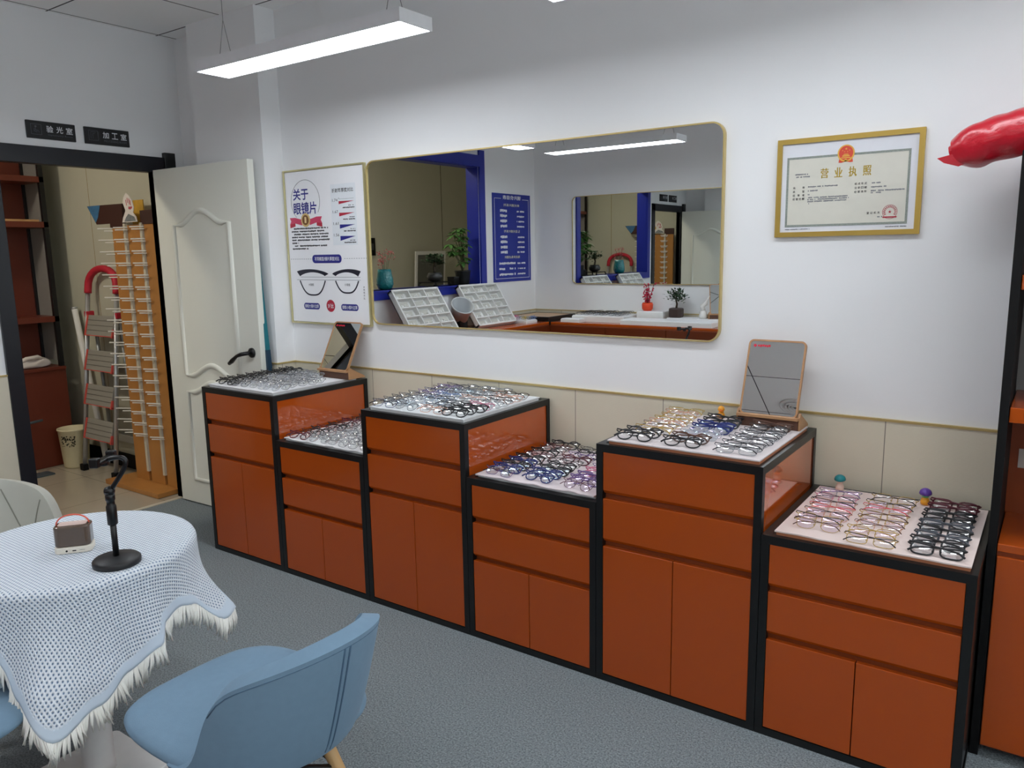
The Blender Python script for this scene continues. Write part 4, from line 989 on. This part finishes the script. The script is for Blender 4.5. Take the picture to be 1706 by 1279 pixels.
t = thing('shelf_unit', 'brown shelf unit with black posts over a closed base in the back room', 'shelf', (-1.5, -.13, 0))
MB().box(-.285, 0, -1.15, -.0, .0, .70).build('base_cabinet', BROWN, t, bevel=.002); MB().box(-.285, .012, -1.16, .0, .70, .722).build('base_top', BROWN, t, bevel=.002)
for y in (-.035, -1.12): MB().box(-.03, .0, y, y+.03, .722, 2.3).build('post', BLACK, t)
MB().box(-.285, -.255, -.035, -.005, .722, 2.3).build('post', BLACK, t)
MB().box(-.29, -.28, -.035, -1.12, .722, 2.3).build('back_panel', BROWN, t)
for z in (1.045, 1.71, 2.02): MB().box(-.28, .0, -1.12, -.004, z, z+.04).build('shelf_board', BROWN, t, bevel=.002)
MB().box(-.26, -.02, -.02, -.008, .76, 2.3).build('end_panel', mat('end grey', (136, 134, 130), .6), t)
MB().box(-.26, -.01, -1.0, -.06, 1.751, 1.765).build('shelf_mat', mat('shelf tan', (190, 146, 96), .6), t)
t = thing('cloth_bundle', 'crumpled white cloths piled on the brown base cabinet', 'cloth', (-1.60, -.33, .722))
rnd = random.Random(8); am = [[rnd.uniform(.7, 1.15) for _ in range(9)] for _ in range(24)]
m = MB()
def cb(u, v):
    i = int(u*24+.01) % 24; a = 2*pi*u; r = [.03, .6, .95, 1.0, .92, .7, .45, .2, .01][int(v*8+.01)]; z = [.0, .001, .006, .02, .045, .062, .07, .074, .076][int(v*8+.01)]
    k = am[i][int(v*8+.01)]; return Vector((.085*r*k*cos(a), .16*r*k*sin(a), z*k))
m.grid(cb, 24, 8, True); m.build('bundle', mat('cloth white', (204, 196, 190), .9), t, True, sub=1)
m = MB(); m.tube([(.03, -.10, .03), (.06, -.04, .075), (.05, .04, .08), (.02, .11, .04)], .014, 8); m.build('strap', mat('strap cream', (216, 208, 200), .9), t, True)

t = thing('wall_mirror', 'grey-framed mirror panel leaning on the back room wall, seen through the blue opening', 'mirror', (-1.72, -4.15, .75))
Mm = Matrix.Rotation(radians(4), 4, 'Y')
MB().box(-.01, .01, -.28, .24, 0, .76, Mm).build('mirror_frame', WHITE, t); MB().box(.0095, .012, -.25, .21, .03, .72, Mm).build('mirror_glass', mat('dull mirror', (120, 122, 120), .2, metal=.6), t)
t = thing('console', 'low white console under the leaning mirror in the back room', 'cabinet', (-1.6, -4.2, 0)); MB().box(-.19, .18, -.6, .5, 0, .745).build('console_body', WHITE, t, bevel=.003); MB().box(-.195, .19, -.61, .51, .742, .75).build('console_top', mat('console grey', (130, 130, 128), .4), t)
t = thing('wall_switch', 'small black switch panel on the beige back room wall', 'switch', (XB, -3.33, 1.56)); MB().box(0, .02, -.06, .05, -.09, .10).build('switch_plate', BLACKM, t, bevel=.002); MB().box(.02, .024, -.03, .02, -.03, .04).build('switch_button', mat('dark grey plastic', (60, 60, 62), .5), t)

# ------------------------------------------------------------ things on the sill of the blue opening
def leafcard(m, p, d, up, ln, wd):
    d = d.normalized(); s = d.cross(up)
    s = s.normalized() if s.length > 1e-4 else Vector((1, 0, 0)); nrm = s.cross(d).normalized()
    pts = [p, p+d*ln*.3+s*wd*.42+nrm*.002, p+d*ln*.62+s*wd*.44, p+d*ln-nrm*ln*.12, p+d*ln*.62-s*wd*.44, p+d*ln*.3-s*wd*.42+nrm*.002]
    m.bm.faces.new(m.vs(pts))
LEAF = mat('leaf green', (78, 120, 56), .5, noise=.25, nscale=20); LEAFD = mat('leaf dark', (48, 78, 48), .5, noise=.25, nscale=20)
SILL = 1.2
t = thing('glass_vase', 'turquoise dimpled vase with pink flower sprigs on the blue sill', 'vase', (-.10, -1.80, SILL))
m = MB(); m.lathe([(.035, 0), (.055, .006), (.070, .04), (.068, .08), (.058, .13), (.054, .162), (.050, .162), (.052, .13), (.060, .05), (.03, .01)], 32); m.build('vase_body', mat('turquoise glass', (28, 122, 126), .15, coat=.4, bump=.9, bscale=60, bdist=.01), t, True)
m = MB(); f = MB(); rnd = random.Random(12)
for k in range(7):
    a = rnd.uniform(0, 6.28); tip = Vector((.05*cos(a), -.02+.06*sin(a), rnd.uniform(.22, .33))); m.tube([(0, 0, .05), tip*.6+Vector((0, 0, .06)), tip], .0015, 5)
    for j in range(12):
        p = tip + Vector((rnd.gauss(0, .013), rnd.gauss(0, .013), rnd.uniform(-.07, .01)))
        for q_ in range(3): leafcard(f, p, Vector((rnd.gauss(0, 1), rnd.gauss(0, 1), rnd.uniform(-.2, 1))), Vector((0, 0, 1)), .014, .012)
m.build('stems', LEAFD, t); f.build('blossoms', mat('blossom pink', (208, 104, 112), .7), t)
t = thing('bonsai', 'small bonsai in a dark round pot on a carved stand on the blue sill', 'potted plant', (-.10, -2.42, SILL))
m = MB(); m.box(-.09, .09, -.11, .11, .03, .038)
for sx in (-1, 1):
    for sy in (-1, 1): m.tube([(sx*.08, sy*.10, .034), (sx*.09, sy*.11, .015), (sx*.08, sy*.105, 0)], .007, 6)
m.build('pot_stand', BLACKM, t)
m = MB(); m.lathe([(.03, .038), (.062, .055), (.070, .085), (.055, .115), (.05, .118)], 24); m.build('pot', mat('pot dark', (44, 44, 44), .4), t, True)
m = MB(); m.tube([(0, 0, .11), (.005, .01, .16), (-.005, -.008, .21), (0, 0, .25)], [.012, .010, .008, .005], 8); m.build('trunk', mat('bark', (66, 56, 44), .9), t, True)
m = MB(); rnd = random.Random(3)
for k in range(260):
    c = rnd.choice([Vector((0, 0, .25)), Vector((0, .055, .215)), Vector((0, -.055, .20))]); p = c+Vector((rnd.gauss(0, .03), rnd.gauss(0, .035), rnd.gauss(0, .014)))
    leafcard(m, p, Vector((rnd.gauss(0, 1), rnd.gauss(0, 1), .3)), Vector((0, 0, 1)), .038, .024)
m.build('foliage', LEAFD, t)
t = thing('umbrella_plant', 'taller leafy potted plant in a dark pot at the end of the blue sill', 'potted plant', (-.10, -2.81, SILL))
m = MB(); m.lathe([(.055, 0), (.06, .01), (.072, .115), (.078, .12), (.07, .125), (.05, .11)], 24); m.build('pot', mat('pot black', (34, 36, 34), .35), t, True)
m = MB(); f = MB(); rnd = random.Random(21)
tips = [(.02, .20, .36), (.03, .15, .44), (.02, .0, .50), (.02, .12, .28), (.03, .0, .36), (.02, -.02, .24), (.04, .04, .20), (.03, .02, .43), (.03, .11, .47), (.03, .01, .30), (.02, .07, .34), (.03, .06, .50), (.03, .17, .30), (.03, .05, .40)]
for q_ in tips:
    q_ = Vector(q_); m.tube([(0, 0, .10), (q_.x*.4, q_.y*.3, q_.z*.6), q_], .004, 6)
    for k in range(9):
        a = 2*pi*k/9+rnd.uniform(-.2, .2); leafcard(f, q_, Vector((cos(a), sin(a), -.25+rnd.uniform(-.3, .3))), Vector((0, 0, 1)), rnd.uniform(.075, .10), .040)
m.build('stems', mat('stem brown', (84, 82, 56), .8), t, True); f.build('foliage', LEAF, t)
t = thing('small_box', 'small black box beside the leafy plant on the blue sill', 'box', (-.12, -2.70, SILL)); MB().box(-.04, .04, -.035, .04, 0, .07).build('box_body', BLACKM, t, bevel=.003); MB().box(-.041, .041, -.036, .041, .058, .072).build('box_lid', BLACK, t, bevel=.002)

# ------------------------------------------------------------ counters along the side and opposite walls (seen in the mirror)
ZC = .83
t = thing('corner_cabinet', 'tall corner cabinet with a brown top where the two counters meet', 'cabinet', (.012, -L+.012, 0))
m = MB(); wd, dp, h = .465, .484, .872
for a in (0, wd-.024):
    for b in (0, dp-.024): m.box(a, a+.024, b, b+.024, 0, h)
for z0, z1 in ((0, .024), (h-.026, h)): m.box(.024, wd-.024, 0, .024, z0, z1); m.box(.024, wd-.024, dp-.024, dp, z0, z1); m.box(0, .024, .024, dp-.024, z0, z1); m.box(wd-.024, wd, .024, dp-.024, z0, z1)
m.build('frame', BLACK, t); MB().box(.024, wd-.024, .024, dp-.024, h-.02, h-.002).build('top_panel', mat('tan top', (214, 174, 134), .35, noise=.05), t)
MB().box(wd-.018, wd-.004, .024, dp-.024, .024, h-.026).build('side_panel', BLACK, t); MB().box(.024, wd-.024, dp-.018, dp-.004, .024, h-.026).build('front_panel', BLACK, t)
def counter(name, label, x0, x1, y0, y1, front, n):
    t = thing(name, label, 'counter', (x0, y0, 0)); w_, d_ = x1-x0, y1-y0
    MB().box(0, w_, 0, d_, .06, ZC-.02).build('counter_body', ORANGE_D, t); MB().box(-.0, w_+.0, -.0, d_, ZC-.02, ZC).build('counter_top', ORANGE, t, bevel=.002)
    for k in range(n):
        if front == 'x': MB().box(w_, w_+.016, d_*k/n+.002, d_*(k+1)/n-.002, .07, ZC-.03).build('door', ORANGE_C, t, bevel=.001)
        else: MB().box(w_*k/n+.002, w_*(k+1)/n-.002, d_, d_+.016, .07, ZC-.03).build('door', ORANGE_C, t, bevel=.001)
    MB().box(.02, w_-.03, .02, d_-.03, 0, .06).build('plinth', BLACKM, t)
counter('side_counter', 'orange counter under the blue opening on the side wall', .012, .482, -3.36, -1.56, 'x', 4)
counter('long_counter', 'long orange counter along the opposite wall under the second mirror', .500, 4.6, -L+.012, -3.36, 'y', 7)
def case_tray(y0, y1, label):
    t = thing('case_tray', label, 'display tray', (.33, y0, ZC), 0, 'white compartment trays under the blue opening')
    w_ = y1-y0; h_ = .415; A = math.atan2(.35, .23)
    M = Matrix(((0, -cos(A), sin(A), 0), (1, 0, 0, 0), (0, sin(A), cos(A), .029), (0, 0, 0, 1)))
    m = MB(); e = .016
    m.box(0, w_, 0, h_, -.050, -.042, M); m.box(0, e, 0, h_, -.050, 0, M); m.box(w_-e, w_, 0, h_, -.050, 0, M); m.box(0, w_, 0, e, -.050, 0, M); m.box(0, w_, h_-e, h_, -.050, 0, M)
    m.build('tray_shell', WHITE, t)
    m = MB()
    for k in (1, 2): m.box(w_*k/3-.005, w_*k/3+.005, e, h_-e, -.042, -.001, M)
    for k in (1, 2, 3, 4): m.box(e, w_-e, h_*k/5-.005, h_*k/5+.005, -.042, -.001, M)
    m.build('divider', WHITE, t)
    m = MB(); rnd = random.Random(int(y0*100))
    for i in range(3):
        for j in range(5):
            x = w_*(i+.5)/3; y = h_*(j+.5)/5; m.box(x-.055, x+.055, y-.018, y+.02, -.042, -.034, M)
    m.build('lining', mat('tray lining', (196, 194, 186), .6), t)
    m = MB()
    for i in range(3):
        for j in range(5):
            for k in range(4):
                x = w_*(i+.5)/3+rnd.uniform(-.05, .04); y = h_*(j+.5)/5-.022; m.box(x, x+.008, y, y+rnd.uniform(.008, .024), -.034, -.027, M)
    m.build('small_packs', mat('pack white', (236, 236, 234), .4, noise=.2, nscale=90), t); return t
case_tray(-3.05, -2.49, 'white compartment tray tilted against the side wall, the one nearer the blue poster')
case_tray(-2.215, -1.655, 'white compartment tray tilted against the side wall, under the turquoise vase')
t = thing('tilted_bin', 'grey open bin tilted between the two white compartment trays', 'bin', (.20, -2.36, ZC))
Mb = Matrix.Translation((0.02, 0, .14)) @ Matrix.Rotation(radians(38), 4, 'Y') @ Matrix.Rotation(radians(-18), 4, 'X') @ Matrix.Scale(1.12, 4); m = MB()
m.lathe([(.062, -.09), (.085, .085), (.092, .09), (.088, .096), (.078, .09), (.055, -.08)], 32, Mb); m.build('bin_body', mat('bin grey', (176, 180, 184), .5), t, True)
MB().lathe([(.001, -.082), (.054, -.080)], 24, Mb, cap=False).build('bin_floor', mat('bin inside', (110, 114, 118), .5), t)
MB().box(-.06, .06, -.05, .05, 0, .10).build('bin_rest', BLACKM, t)
def tray(x0, x1, y0, y1, h, label, m_=None, grp='flat display trays on the counters'):
    t = thing('display_tray', label, 'tray', ((x0+x1)/2, (y0+y1)/2, ZC), 0, grp); a, b = (x1-x0)/2, (y1-y0)/2
    MB().box(-a, a, -b, b, 0, h-.006).build('tray_body', m_ or WHITE, t, bevel=.002); MB().box(-a+.006, a-.006, -b+.006, b-.006, h-.006, h).build('tray_cover', PAPER, t); return ZC+h+.0005
zt = tray(.06, .415, -3.26, -3.08, .03, 'white tray of colourful small glasses at the end of the side counter')
cols = ['purple', 'pink', 'clear', 'yellow', 'light blue', 'red']
for k in range(10):
    r_, c_ = divmod(k, 5); glasses(['round', 'thick round', 'oval'][k % 3], cols[k % 6], C, (.11+.066*c_, -3.215+.085*r_, zt), radians(90)+.1*(k % 3-1), '%s small glasses, %s in the %s row on the side counter tray' % (cols[k % 6], ['first', 'second', 'third', 'fourth', 'last'][c_], 'near' if r_ else 'far'), 'colourful glasses on the side counter')
zt = tray(.66, 1.20, -3.82, -3.48, .06, 'deep white tray of black glasses on the long counter beside the corner cabinet')
for k in range(18):
    r_, c_ = divmod(k, 3)
    glasses(['square', 'round', 'rectangular'][(k+r_) % 3], ['black', 'black', 'dark grey'][k % 3], C, (.76+.165*c_, -3.52-.052*r_, zt), pi+.05*((k*7) % 5-2), '%s glasses, %s in row %s of the tray on the long counter' % (['black', 'black', 'dark grey'][k % 3], ['left', 'centre', 'right'][c_], ['one', 'two', 'three', 'four', 'five', 'six'][r_]), 'black glasses on the long counter')
tray(.60, .80, -3.475, -3.375, .035, 'small white tray at the front edge of the long counter beside the corner cabinet')
tray(1.215, 2.06, -3.62, -3.38, .045, 'long shallow white tray along the front of the long counter')
tray(1.24, 1.50, -3.84, -3.66, .10, 'white box holding the red berry pot against the opposite wall')
tray(1.54, 2.15, -3.84, -3.64, .05, 'white tray under the dark bonsai on the long counter')
t = thing('berry_pot', 'orange pot of red berry twigs on a white box under the second mirror', 'potted plant', (1.31, -3.74, ZC+.10))
m = MB(); m.lathe([(.035, 0), (.05, .02), (.052, .06), (.044, .075), (.04, .07)], 20); m.build('pot', mat('orange red glaze', (224, 70, 30), .35), t, True)
m = MB(); b_ = MB(); rnd = random.Random(9)
for k in range(26):
    a = rnd.uniform(0, 6.28); e = Vector((.07*cos(a)*rnd.random(), .07*sin(a)*rnd.random(), rnd.uniform(.12, .25))); m.tube([(0, 0, .06), e*.6+Vector((0, 0, .02)), e], .0015, 5)
    for j in range(3): b_.lathe([(.001, -.007), (.006, -.004), (.0075, 0), (.006, .004), (.001, .007)], 8, Matrix.Translation(e*(1-.18*j)+Vector((rnd.gauss(0, .006), rnd.gauss(0, .006), 0))))
m.build('twigs', mat('twig red', (120, 30, 40), .7), t); b_.build('berries', mat('berry red', (196, 26, 66), .4), t, True)
t = thing('bonsai', 'dark bonsai in a square brown pot on the long counter under the second mirror', 'potted plant', (1.60, -3.72, ZC+.05))
m = MB(); m.prism(rrect(.12, .10, .03, 5), .085); m.build('pot', mat('pot brown', (58, 42, 38), .45), t, bevel=.012)
m = MB(); m.tube([(0, 0, .08), (.006, 0, .12), (-.004, .004, .16), (.02, 0, .22)], [.010, .009, .007, .003], 8); m.build('trunk', mat('bark', (66, 56, 44), .9), t, True)
m = MB()
for k in range(230):
    p = Vector((rnd.gauss(0, .04), rnd.gauss(0, .03), .19+rnd.gauss(0, .025))); leafcard(m, p, Vector((rnd.gauss(0, 1), rnd.gauss(0, 1), .5)), Vector((0, 0, 1)), .036, .018)
m.build('foliage', LEAFD, t)
t = thing('crane_ornament', 'small white bird-shaped ornament on the long counter near the mirror edge', 'ornament', (1.86, -3.70, ZC+.05))
m = MB(); m.lathe([(.03, 0), (.036, .02), (.03, .06), (.012, .075)], 20); m.build('ornament_base', mat('porcelain', (232, 230, 226), .3), t, True)
m = MB(); m.tube([(0, 0, .07), (-.01, 0, .11), (.02, 0, .13), (.03, 0, .16), (.055, 0, .20)], [.02, .022, .018, .010, .003], 10); m.build('ornament_neck', mat('porcelain', (232, 230, 226), .3), t, True)
stand_mirror((2.02, -3.72, ZC+.05), radians(150), .20, .27, 19, 'standing mirror on the long counter, cut by the right edge of the wall mirror')
t = thing('ceiling_diffuser', 'round white ceiling air outlet reflected in the standing mirror', 'vent', (2.69, -3.57, H))
m = MB(); m.lathe([(.135, -.002), (.135, -.012), (.112, -.016), (.108, -.004)], 36); m.build('outer_ring', WHITE, t, True)
for r_ in (.092, .066, .042): MB().lathe([(r_, -.002), (r_, -.014), (r_-.014, -.018), (r_-.016, -.004)], 32).build('vane', WHITE, t, True)
MB().lathe([(.108, -.001), (.108, -.003)], 32).build('dark_throat', BLACKM, t)

# unused prototypes never stay in the scene
for k, t in PROTO.items():
    if k not in USED:
        for c in list(t.children): bpy.data.objects.remove(c)
        bpy.data.objects.remove(t)
bpy.context.view_layer.update()
